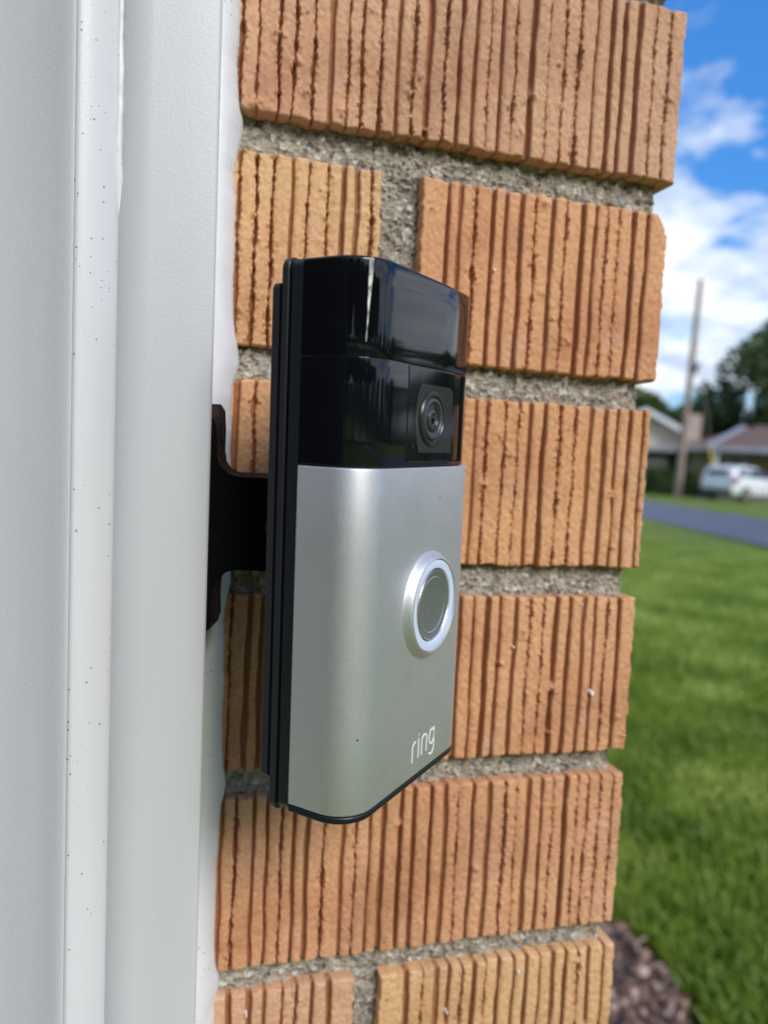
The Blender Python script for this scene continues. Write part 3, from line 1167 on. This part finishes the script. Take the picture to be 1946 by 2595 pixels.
wz_loft('mounting_plate', [(-.0088, .0003), (-.0085, 0), (-.0068, 0)], M_MATTE, .0002, BW - .001, -.0590, .0580, r=.0015)
wz_loft('rear_housing', [(-.0068, .0012), (-.0058, .0001), (-.0042, 0), (-.0040, .0003)], M_RAIL, 0, BW, -.0668, .0636, r=.0025)
wz_loft('gasket_groove', [(-.0040, .0010), (-.0032, .0010)], M_HOLE, 0, BW, -.0664, .0630, r=.0022)
wz_loft('front_housing', [(-.0032, .0002), (-.0029, -.0001), (-.0001, 0), (.0, .0003)], M_RAIL, 0.0, BW, -.0656, .0630, r=.0022)


def lathe(name, prof, c, mat, n=64, closed=True, parent=None):
    """prof: (radius, outward d) ; axis along local -y at c=(w,z)"""
    V, F = [], []
    for r, d in prof:
        for k in range(n):
            t = 2 * math.pi * k / n
            V.append((c[0] + r * math.cos(t), -d, c[1] + r * math.sin(t)))
    for L in range(len(prof) - 1):
        for k in range(n):
            j = (k + 1) % n
            F.append((L * n + k, L * n + j, (L + 1) * n + j, (L + 1) * n + k))
    if closed:
        F.append(tuple(reversed(range(n))))
        F.append(tuple((len(prof) - 1) * n + k for k in range(n)))
    q = MB(); q.V, q.F = V, F
    o_ = q.build(name, mat, parent or bell, smooth=True)
    return o_


BC = (.0342, -.0186)
S_ = [(r, BD - .0002 + .0024 * (0.5 - .5 * math.cos(math.pi * t))) for t, r in [(i / 12, .0143 - .0020 * i / 12) for i in range(13)]]
lathe('button_surround', S_ + [(.0121, BD + .0023), (.0120, BD + .0019), (.0119, BD)], BC, M_SILVER, closed=False)
lathe('light_ring', [(.0119, BD + .0014), (.0118, BD + .0019), (.0107, BD + .0021), (.0097, BD + .0019), (.0093, BD + .0012), (.0093, BD)], BC, M_RING, closed=False)
lathe('button_cap', [(.0092, BD + .0002), (.0092, BD + .0015), (.0090, BD + .0017), (.0083, BD + .0015), (.0060, BD + .0011), (.0030, BD + .0009), (.0004, BD + .0009)], BC, M_BTN)
lathe('button_rim', [(.0091, BD + .0015), (.0089, BD + .00185), (.0087, BD + .0016)], BC, M_EDGE, closed=False)
lathe('button_groove', [(.0074, BD + .00132), (.0072, BD + .00140), (.0070, BD + .00130)], BC, M_EDGE, closed=False)

# camera window panel, slightly proud of the head, its grey window and lens
q = MB()
wl0, wl1, wz0, wz1 = .0186, .0500, .0183, .0410
cw = np.linspace(wl0, wl1, 17)
cy_ = [sagf(c_) for c_ in cw]
q.prism([(a, -(BD + .00015) + c_) for a, c_ in zip(cw, cy_)] + [(wl1, -(BD - .003)), (wl0, -(BD - .003))], 'z', wz0, wz1)
q.build('camera_panel', M_GLOSS, bell, smooth=True, bevel=.00015)
sm_ = MB()
for xx in (wl0 - .00022, wl1 + .00002):
    sm_.box(xx, xx + .0002, -(BD + .00004), -(BD - .001), wz0, wz1)
sm_.box(wl0, wl1, -(BD + .00004), -(BD - .001), wz0 - .0002, wz0)
o = sm_.build('panel_seam', M_HOLE, bell)
pts = [(.0430, .0205), (.0430, .0350), (.0424, .0366), (.0408, .0372), (.0250, .0372), (.0236, .0352), (.0227, .0322), (.0224, .0290), (.0227, .0258), (.0236, .0228), (.0247, .0205)]
q = MB().prism(pts, 'y', -(BD + .00025), -(BD - .001))
q.build('grey_window', M_PLATE, bell)
LC = (.0310, .0289)
f0_ = BD + .00026
lens = lathe('lens', [(.0068, f0_ - .0004), (.0068, f0_ + .0003), (.0064, f0_ + .0007), (.0058, f0_ + .0007), (.0054, f0_ + .0003), (.0052, f0_ + .0001)], LC, M_LENSR, closed=False)
lathe('lens_ring', [(.0052, f0_ + .0001), (.0050, f0_ + .0006), (.0044, f0_ + .0007), (.0041, f0_ + .0003)], LC, M_LENSG, closed=False, parent=lens)
lathe('lens_well', [(.0041, f0_ + .0003), (.0034, f0_ + .0001), (.0028, f0_ + .0003), (.0026, f0_ + .0005), (.0024, f0_ + .0003)], LC, M_LENSR, closed=False, parent=lens)
lathe('lens_iris', [(.0024, f0_ + .0003), (.0018, f0_ + .0005), (.0016, f0_ + .0006), (.0013, f0_ + .0003)], LC, M_LENSG, closed=False, parent=lens)
lathe('lens_glass', [(.0013, f0_ + .0003), (.0010, f0_ + .0006), (.0005, f0_ + .0008), (.0001, f0_ + .00082)], LC, M_GLOSS, parent=lens)
lathe('microphone_hole', [(.00065, BD + .00018), (.00055, BD + .0003), (.0003, BD + .0002)], (.0216, .0220), M_HOLE, n=20)


# lettering
def stroke(m_, P, wd, z_off=BD):
    """flat rounded stroke along polyline P in (w,z)"""
    P = [Vector(p) for p in P]
    L, Rr = [], []
    for i, p in enumerate(P):
        t = (P[min(i + 1, len(P) - 1)] - P[max(i - 1, 0)]).normalized()
        nn = Vector((-t.y, t.x)) * wd / 2
        L.append(p + nn); Rr.append(p - nn)
    for i in range(len(P) - 1):
        ring = [L[i], L[i + 1], Rr[i + 1], Rr[i]]
        m_.prism([(v_.x, v_.y) for v_ in ring], 'y', -(z_off + .00006), -(z_off - .0001))
    for e in (P[0], P[-1]):
        m_.prism([(e.x + wd / 2 * math.cos(t), e.y + wd / 2 * math.sin(t)) for t in np.linspace(0, 2 * math.pi, 12, endpoint=False)], 'y', -(z_off + .000055), -(z_off - .0001))


def arcp(cx, cy, rx, ry, a0, a1, n=12):
    return [(cx + rx * math.cos(rad(a0 + (a1 - a0) * i / n)), cy + ry * math.sin(rad(a0 + (a1 - a0) * i / n))) for i in range(n + 1)]


LG = MB()
SW = .00052
y0 = -.0594    # baseline
xh = .0049     # x height
letters = [
    [[(.0292, y0 - .0002), (.0292, y0 + xh - .0016)] + arcp(.0312, y0 + xh - .0016, .0020, .0015, 180, 100, 8)],
    [[(.0326, y0), (.0326, y0 + xh)], [(.0326, y0 + xh + .0012), (.0326, y0 + xh + .00125)]],
    [[(.0345, y0), (.0345, y0 + xh - .0014)] + arcp(.0359, y0 + xh - .0014, .0014, .0014, 180, 0, 14) + [(.0373, y0)]],
    [arcp(.0403, y0 + xh - .0021, .00145, .00205, 0, 360, 26), [(.04175, y0 + xh - .0001), (.04175, y0 - .0008)] + arcp(.0403, y0 - .0008, .00145, .0013, 0, -140, 12)],
]
for L_ in letters:
    for P_ in L_:
        stroke(LG, [(x_ + 0.0, z_ + (x_ - .0292) * .055) for x_, z_ in P_], SW)
LG.build('lettering', M_LOGO, bell)

# pale tapered sliver on the rounded edge of the head
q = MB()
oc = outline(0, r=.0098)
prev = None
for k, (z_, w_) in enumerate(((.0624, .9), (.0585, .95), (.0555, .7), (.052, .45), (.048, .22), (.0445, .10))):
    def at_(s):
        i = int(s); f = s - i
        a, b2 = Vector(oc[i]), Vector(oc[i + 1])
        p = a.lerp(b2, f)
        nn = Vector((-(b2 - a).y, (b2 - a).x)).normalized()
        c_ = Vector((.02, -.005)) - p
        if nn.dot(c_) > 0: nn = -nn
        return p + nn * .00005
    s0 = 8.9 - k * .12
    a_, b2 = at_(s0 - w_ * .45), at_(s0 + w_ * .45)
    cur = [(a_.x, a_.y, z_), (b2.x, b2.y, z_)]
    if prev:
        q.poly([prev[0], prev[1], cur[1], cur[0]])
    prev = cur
o = q.build('pale_sliver', M_SLIVER, bell)
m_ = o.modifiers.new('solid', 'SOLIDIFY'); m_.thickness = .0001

# ------------------------------------------------------------------ background: houses
def hip_roof(m_, x0, x1, y0, y1, ze, zr, ins):
    ym = (y0 + y1) / 2
    m_.poly([(x0, y0, ze), (x1, y0, ze), (x1 - ins, ym, zr), (x0 + ins, ym, zr)])
    m_.poly([(x1, y0, ze), (x1, y1, ze), (x1 - ins, ym, zr)])
    m_.poly([(x1, y1, ze), (x0, y1, ze), (x0 + ins, ym, zr), (x1 - ins, ym, zr)])
    m_.poly([(x0, y1, ze), (x0, y0, ze), (x0 + ins, ym, zr)])
    m_.poly([(x0, y0, ze), (x0, y1, ze), (x1, y1, ze), (x1, y0, ze)])


def window(parent, x, z, w, h, y, mat=M_WHITE):
    m_ = MB()
    t = .07
    m_.box(x, x + w, y - .05, y + .02, z, z + t).box(x, x + w, y - .05, y + .02, z + h - t, z + h)
    m_.box(x, x + t, y - .045, y + .02, z + t, z + h - t).box(x + w - t, x + w, y - .045, y + .02, z + t, z + h - t)
    m_.box(x + w / 2 - .025, x + w / 2 + .025, y - .04, y + .02, z + t, z + h - t)
    f_ = m_.build('window', mat, parent)
    MB().box(x + t, x + w - t, y - .02, y - .01, z + t, z + h - t).build('pane', M_GLASS, f_)


# brown-roofed ranch, long side facing the street
p_ = polar(36.4, 47.5, GZ)
hA = tag(empty('brown_roofed_house', p_, rad(-42)), 'low tan brick ranch house under a brown hip roof behind the white car', 'house')
MB().box(.8, 17.0, 0, 8.0, 0, 2.52).build('wall', M_TAN, hA)
m_ = MB(); hip_roof(m_, 0.0, 17.8, -.8, 8.8, 2.72, 4.25, 4.2); m_.build('roof', M_ROOFB, hA)
m_ = MB(); m_.box(-.06, 17.86, -.86, -.79, 2.52, 2.74).box(-.06, .01, -.79, 8.8, 2.52, 2.74).box(17.79, 17.86, -.79, 8.8, 2.52, 2.74); m_.build('gutter', M_FASCIA, hA)
MB().box(.0, 17.8, -.78, 8.8, 2.53, 2.58).build('soffit', M_DARKW, hA)
# projecting front wing with a pale hip cap
m_ = MB(); hip_roof(m_, 1.9, 17.6, -2.4, 4.2, 2.74, 3.95, 1.5); m_.build('wing_roof', M_ROOFB, hA)
m_ = MB()
e_, r_0 = Vector((1.9, -2.4, 2.76)), Vector((3.4, .9, 3.99))
for dx_ in (0,):
    s_ = len(m_.V)
    m_.V += [tuple(e_ + Vector(o_)) for o_ in ((-.16, -.06, -.02), (.16, -.06, -.02), (.16, 0, .06), (-.16, 0, .06))] + [tuple(r_0 + Vector(o_)) for o_ in ((-.16, -.06, -.02), (.16, -.06, -.02), (.16, 0, .06), (-.16, 0, .06))]
    m_.F += [(0, 1, 2, 3), (7, 6, 5, 4), (0, 4, 5, 1), (1, 5, 6, 2), (2, 6, 7, 3), (3, 7, 4, 0)]
m_.build('hip_cap', M_FASCIA, hA)
m_ = MB(); m_.box(1.84, 17.66, -2.46, -2.40, 2.48, 2.75).box(1.84, 1.90, -2.40, -.86, 2.48, 2.75); m_.build('wing_gutter', M_FASCIA, hA)
for x in (2.3, 6.0, 9.8, 13.6, 17.2):
    MB().box(x - .06, x + .06, -2.3, -2.18, 0, 2.7).build('porch_post', M_WHITE, hA)
for x, w in ((2.0, 1.6), (7.2, 1.8), (10.6, 2.2), (14.4, 1.5)):
    window(hA, x, .9, w, 1.25, 0)
m_ = MB(); m_.box(5.9, 6.8, -.05, .02, 0, 2.08); dd_ = m_.build('door', M_DARKW, hA)
MB().cyl((6.7, -.05, 1.0), (6.7, -.12, 1.0), .03, .03, 8).build('handle', M_RIM, dd_)
m_ = MB(); m_.box(.35, 1.0, 2.6, 3.3, 2.6, 4.75); m_.build('chimney', M_CHIM, hA)

# cream gabled house to the left
p_ = polar(34.3, 52.0, GZ)
hB = tag(empty('cream_gabled_house', p_, rad(-30)), 'cream house with a low grey gable roof, left of the utility pole', 'house')
MB().box(-2.4, 2.2, .6, 9.0, 0, 2.75).build('wall', M_DARKW, hB)
m_ = MB(); m_.prism([(-2.4, 2.75), (2.2, 2.75), (2.2, 3.75), (-.1, 4.75), (-2.4, 3.75)], 'y', .3, 8.9); m_.build('gable_wall', M_CREAM, hB)
m_ = MB()
m_.prism([(-.1, 4.95), (-.1, 5.22), (3.0, 3.62), (2.9, 3.34)], 'y', -.5, 9.4)
m_.prism([(-.1, 4.95), (-.1, 5.22), (-3.2, 3.62), (-3.1, 3.34)], 'y', -.5, 9.4)
m_.build('roof', M_ROOFG, hB)
m_ = MB()
m_.prism([(-.1, 4.90), (-.1, 5.18), (3.05, 3.58), (2.95, 3.24)], 'y', -.56, -.51)
m_.prism([(-.1, 4.90), (-.1, 5.18), (-3.25, 3.58), (-3.15, 3.24)], 'y', -.56, -.51)
m_.build('rake_board', M_WHITE, hB)
MB().box(-3.4, 3.4, -1.6, .58, 2.50, 2.72).build('carport_roof', M_FASCIA, hB)
for x in (-3.2, 3.2):
    MB().box(x - .07, x + .07, -1.5, -1.36, 0, 2.5).build('carport_post', M_FASCIA, hB)
g = MB().box(-1.2, 1.5, .52, .58, 0, 2.15).build('garage_door', M_WHITE, hB)
for k in range(4):
    MB().box(-1.15, 1.45, .50, .518, .05 + k * .53, .53 + k * .53).build('panel', M_WHITE, g)
window(hB, -2.25, 1.0, .8, 1.0, .6)
m_ = MB(); m_.box(-1.9, -1.2, 5.6, 6.4, 3.4, 5.55); m_.build('chimney', M_CHIM, hB)
m_ = MB(); m_.box(-1.98, -1.12, 5.52, 6.48, 5.55, 5.65); m_.build('chimney_cap', M_FASCIA, hB)

# neighbouring house to the right, outside the frame but mirrored in the doorbell
p_ = polar(63, 46, GZ)
hC = tag(empty('grey_roofed_house', p_, rad(-68)), 'tan ranch house with a grey hip roof across the street', 'house')
MB().box(-7, 7, 0, 7.5, 0, 2.5).build('wall', M_TAN, hC)
m_ = MB(); hip_roof(m_, -7.7, 7.7, -.7, 8.2, 2.52, 4.2, 4.0); m_.build('roof', M_ROOFG, hC)
for x in (-5, -1, 3):
    window(hC, x, .9, 1.8, 1.2, 0)

# ------------------------------------------------------------------ utility pole, guy wire
p0 = polar(36.72, 41.0, GZ - .05)
pole = tag(empty('utility_pole', p0), 'tall wooden utility pole leaning slightly right beside the dark hedge', 'utility pole')
m_ = MB()
top = Vector((.22, -.16, 10.7))
for k in range(8):
    m_.cyl(top * (k / 8), top * ((k + 1) / 8), .19 - .009 * k, .19 - .009 * (k + 1), 14)
m_.build('shaft', M_WOODPOLE, pole, smooth=True)
MB().cyl(top * .575 + Vector((.1, -.2, 0)), top * .575 + Vector((.16, -.3, .5)), .10, .10, 10).build('cable_box', M_BUMP, pole)
g0 = pole.location + top * .80
gend = polar(39.25, 40.6, GZ)
guy = tag(empty('guy_wire', gend), 'steel guy wire of the utility pole ending in a yellow guard above the car', 'guy wire')
MB().cyl((0, 0, 0), tuple(g0 - gend), .012, .012, 6).build('wire', M_STEEL, guy)
u_ = (g0 - gend).normalized()
MB().cyl(tuple(u_ * .1), tuple(u_ * 2.5), .055, .055, 8).build('guard_sleeve', M_YEL, guy)

# ------------------------------------------------------------------ driveway and car
cp = polar(39.9, 40.3, GZ)
dv_ = MB()
ang = rad(-8)     # car heading: forward axis direction from +y
F_ = Vector((math.sin(rad(74)), math.cos(rad(74)), 0))
Sd = Vector((F_.y, -F_.x, 0))
c_ = cp + F_ * 2.0
dv_.poly([tuple(c_ + F_ * a + Sd * b + Vector((0, 0, .022))) for a, b in ((-3, -2.0), (-3, .75), (9, .75), (9, -2.0))])
tag(dv_.build('driveway', M_CONC), kind='structure')


def build_car(root):
    # local: +x forward, y left, z up; origin at ground under the rear axle
    L0, L1 = -.95, 3.65
    prof = [  # x, belt z (body top), roof z or None
    ]
    HW = .92
    # body shell cross sections: x, z_bottom, z_belt, halfwidth at belt
    sec = [(-.95, .62, .82, .70), (-.92, .42, 1.02, .82), (-.80, .34, 1.10, .90), (-.3, .30, 1.13, .93), (.6, .30, 1.12, .94), (1.6, .30, 1.10, .94), (2.4, .30, 1.07, .93), (3.0, .32, .98, .90), (3.45, .38, .84, .84), (3.65, .48, .70, .72)]
    V, F = [], []
    ns = 12
    for x, zb, zt, hw in sec:
        hz = (zt - zb)
        ring = [(hw * .90, zb), (hw * .99, zb + hz * .18), (hw, zb + hz * .5), (hw * .97, zb + hz * .85), (hw * .90, zt), (hw * .45, zt + .02)]
        ring = ring + [(-a, b) for a, b in reversed(ring)]
        V += [(x, a, b) for a, b in ring]
    for s in range(len(sec) - 1):
        for i in range(ns):
            j = (i + 1) % ns
            F.append((s * ns + i, s * ns + j, (s + 1) * ns + j, (s + 1) * ns + i))
    F.append(tuple(range(ns))); F.append(tuple((len(sec) - 1) * ns + i for i in range(ns)))
    m_ = MB(); m_.V, m_.F = V, F
    body = m_.build('body', M_CARW, root, smooth=True)
    # greenhouse roof
    sec = [(-.90, 1.05, 1.20, .82, .78), (-.80, 1.06, 1.50, .84, .72), (-.66, 1.08, 1.66, .86, .68), (-.1, 1.10, 1.71, .87, .67), (.4, 1.10, 1.71, .88, .66), (1.2, 1.08, 1.66, .88, .65), (1.75, 1.06, 1.50, .86, .62), (2.45, 1.04, 1.09, .82, .74)]
    V, F = [], []
    ns = 8
    for x, zb, zt, hb, ht in sec:
        ring = [(hb, zb), (hb * .5 + ht * .5 + .02, (zb + zt) / 2), (ht, zt - .06), (ht * .75, zt)]
        ring = ring + [(-a, b) for a, b in reversed(ring)]
        V += [(x, a, b) for a, b in ring]
    for s in range(len(sec) - 1):
        for i in range(ns):
            j = (i + 1) % ns
            F.append((s * ns + i, s * ns + j, (s + 1) * ns + j, (s + 1) * ns + i))
    F.append(tuple(range(ns))); F.append(tuple((len(sec) - 1) * ns + i for i in range(ns)))
    m_ = MB(); m_.V, m_.F = V, F
    m_.build('roof', M_CARW, root, smooth=True)
    # side glass, rear glass, windscreen
    for sgn in (1, -1):
        for pts in ([(-.50, 1.22), (-.40, 1.50), (.30, 1.56), (.30, 1.18)], [(.38, 1.16), (.38, 1.56), (1.15, 1.54), (1.30, 1.15)], [(1.36, 1.15), (1.22, 1.53), (1.62, 1.44), (2.05, 1.15)]):
            m2 = MB()
            ring = []
            for x, z in pts:
                yb = .885 - (z - 1.10) * .36
                ring.append((x, z, yb))
            s = len(m2.V)
            m2.V += [(x, sgn * (yb + .012), z) for x, z, yb in ring] + [(x, sgn * (yb - .03), z) for x, z, yb in ring]
            m2.F += [(0, 1, 2, 3), (7, 6, 5, 4)] + [(i, (i + 1) % 4, 4 + (i + 1) % 4, 4 + i) for i in range(4)]
            m2.build('window', M_GLASS, root)
    m2 = MB()
    m2.V = [(-.925, -.56, 1.22), (-.925, .56, 1.22), (-.825, .52, 1.47), (-.825, -.52, 1.47), (-.85, -.56, 1.22), (-.85, .56, 1.22), (-.75, .52, 1.46), (-.75, -.52, 1.46)]
    m2.F = [(0, 1, 2, 3), (4, 5, 6, 7), (0, 1, 5, 4), (2, 3, 7, 6), (1, 2, 6, 5), (0, 3, 7, 4)]
    m2.build('rear_window', M_GLASS, root)
    m2 = MB()
    m2.V = [(1.86, -.60, 1.47), (1.86, .60, 1.47), (2.46, .72, 1.12), (2.46, -.72, 1.12), (1.80, -.60, 1.45), (1.80, .60, 1.45), (2.40, .72, 1.10), (2.40, -.72, 1.10)]
    m2.F = [(0, 1, 2, 3), (4, 5, 6, 7), (0, 1, 5, 4), (2, 3, 7, 6), (1, 2, 6, 5), (0, 3, 7, 4)]
    m2.build('windscreen', M_GLASS, root)
    MB().box(-1.02, -.80, -.80, .80, .36, .58).build('rear_bumper', M_BUMP, root, bevel=.04)
    MB().box(3.45, 3.70, -.74, .74, .36, .58).build('front_bumper', M_BUMP, root, bevel=.04)
    for sgn in (1, -1):
        MB().box(-.97, -.62, sgn * .90 - .10, sgn * .90 + .03, .92, 1.14).build('tail_lamp', M_TAIL, root, bevel=.03)
        MB().box(3.30, 3.60, sgn * .70 - .14, sgn * .70 + .14, .70, .84).build('headlight', M_GLASS, root, bevel=.03)
        MB().box(1.75, 1.95, sgn * .98 - .09, sgn * .98 + .09, 1.12, 1.27).build('side_mirror', M_CARW, root, bevel=.03)
    MB().box(-.975, -.955, -.26, .26, .66, .78).build('licence_plate', M_WHITE, root)
    for x in (0, 2.7):
        for sgn in (1, -1):
            yy = sgn * .86
            w_ = MB().cyl((x, yy - .11, .35), (x, yy + .11, .35), .35, .35, 28).build('tyre', M_TYRE, root)
            MB().cyl((x, yy + sgn * .08, .35), (x, yy + sgn * .125, .35), .24, .22, 24).build('rim', M_RIM, w_)


car = empty('parked_car', cp, math.atan2(F_.y, F_.x))
tag(car, 'white four-door car parked across the road in front of the brown roofed house', 'car')
build_car(car)


# ------------------------------------------------------------------ vegetation
def tree(az, dist, height, width, trunk_h, mat, label, cat='tree', seed=0, n=5200, leaf=.22, name='leafy_tree', group=None):
    r = np.random.default_rng(seed)
    base = polar(az, dist, GZ)
    t = tag(empty(name, base), label, cat, group)
    m_ = MB()
    m_.cyl((0, 0, -.1), (0.1, 0, trunk_h), width * .045 + .08, width * .03 + .06, 10)
    crown_c = Vector((0, 0, (height + trunk_h) / 2))
    clumps = []
    nc = 26
    for i in range(nc):
        a = r.uniform(0, 2 * math.pi); u = r.uniform(-1, 1)
        rr = r.uniform(.45, 1.0)
        hx = math.sqrt(max(0, 1 - u * u)) * width / 2 * rr
        c = Vector((math.cos(a) * hx, math.sin(a) * hx, crown_c.z + u * (height - trunk_h) / 2 * rr * .85))
        clumps.append((c, r.uniform(.14, .26) * width))
    for c, s in clumps[:9]:
        m_.cyl((0.1, 0, trunk_h * .95), tuple(c), width * .018 + .03, .03, 6)
    m_.build('trunk', M_BARK, t, smooth=True)
    P = []
    for c, s in clumps:
        k = int(n / nc)
        d = r.normal(0, 1, (k, 3)); d /= np.linalg.norm(d, axis=1)[:, None]
        q = np.array(c)[None] + d * (s * r.uniform(.45, 1.08, k) ** .6)[:, None] * [1, 1, .8]
        P.append(q)
    P = np.concatenate(P)
    P = P[P[:, 2] < height]
    o_ = scatter_quads('crown', P, leaf, mat, None, parent=t, kind=None, rs=r, flat=.8)
    return t


tree(42.6, 66, 13.4, 11.0, 2.5, M_LEAF1, 'large dark green tree towering above the brown roof', seed=1, n=11000, leaf=.30)
tree(39.2, 72, 7.6, 5.0, 1.0, M_LEAF1, 'low dark tree between the pole and the large tree', seed=2, n=5000, leaf=.28)
tree(36.9, 74, 8.4, 5.2, 1.5, M_LEAF2, 'rounded olive green tree right behind the utility pole', seed=3, n=5000, leaf=.28)
tree(33.9, 72, 8.6, 7.0, 1.5, M_LEAF2, 'broad olive tree behind the cream gabled house', seed=4, n=6000, leaf=.30)
tree(29.5, 70, 8.0, 7.0, 1.5, M_LEAF1, 'dark green tree left of the cream gabled house', seed=5, n=4000, leaf=.35)
tree(47.5, 64, 12.0, 9.0, 2.5, M_LEAF2, 'tall olive green tree right of the large dark tree', seed=6, n=5000, leaf=.35)
reflection_trees = [(54, 58, 9.5), (61, 64, 11), (69, 55, 8.5), (77, 60, 10), (86, 52, 8), (96, 58, 9.5), (108, 50, 8.5), (122, 55, 9.0), (138, 40, 11), (152, 30, 11), (170, 27, 12), (190, 26, 12.5), (211, 25, 12), (232, 25, 12), (250, 28, 11)]  # out of view; close tall ones behind the camera added to darken doorbell reflections
for i, (a_, d_, h_) in enumerate(reflection_trees):
    tree(a_, d_, h_, h_ * .9, 2.0, (M_LEAF1, M_LEAF2)[i % 2], 'unseen leafy green tree around the lawn, mirrored in the doorbell', seed=20 + i, n=1800 if d_ > 42 else 5000, leaf=.55, group='neighbourhood trees around the lawn')


def leafy_box(parent, x0, x1, y0, y1, z0, z1, n, leaf, mat, seed, name='foliage'):
    r = np.random.default_rng(seed)
    P = np.stack([r.uniform(x0, x1, n), r.uniform(y0, y1, n), r.uniform(z0, z1, n)], 1)
    P[:, 2] = z0 + (P[:, 2] - z0) * (1 + .10 * vnoise(P[:, 0] * 1.3, P[:, 1], seed))
    return scatter_quads(name, P, leaf, mat, None, parent=parent, kind=None, rs=r, flat=.9)


hp = polar(36.75, 43.2, GZ)
hd = tag(empty('dark_hedge', hp, rad(-38)), 'clipped dark green hedge at the foot of the utility pole', 'hedge')
MB().box(-1.5, 1.5, -.5, .5, 0, 1.1).build('hedge_core', M_HEDGE, hd)
leafy_box(hd, -1.7, 1.7, -.65, .65, .05, 1.36, 7000, .10, M_HEDGE, 51)

# distant wooded skyline closing the horizon
r = np.random.default_rng(91)
P = []
for a_ in np.arange(-10, 350, 2.2):
    d_ = r.uniform(110, 140)
    c_ = polar(a_ , d_, GZ)
    k = 220
    hh = r.uniform(4.0, 8.5)
    q = r.normal(0, 1, (k, 3)) * [4.0, 4.0, hh * .33] + [c_.x, c_.y, GZ + hh * .5]
    P.append(q[q[:, 2] < GZ + hh * 1.1])
P = np.concatenate(P)
scatter_quads('far_treeline', P, 1.1, M_LEAF1, 'distant line of dark green trees on the horizon', rs=r, flat=.8)
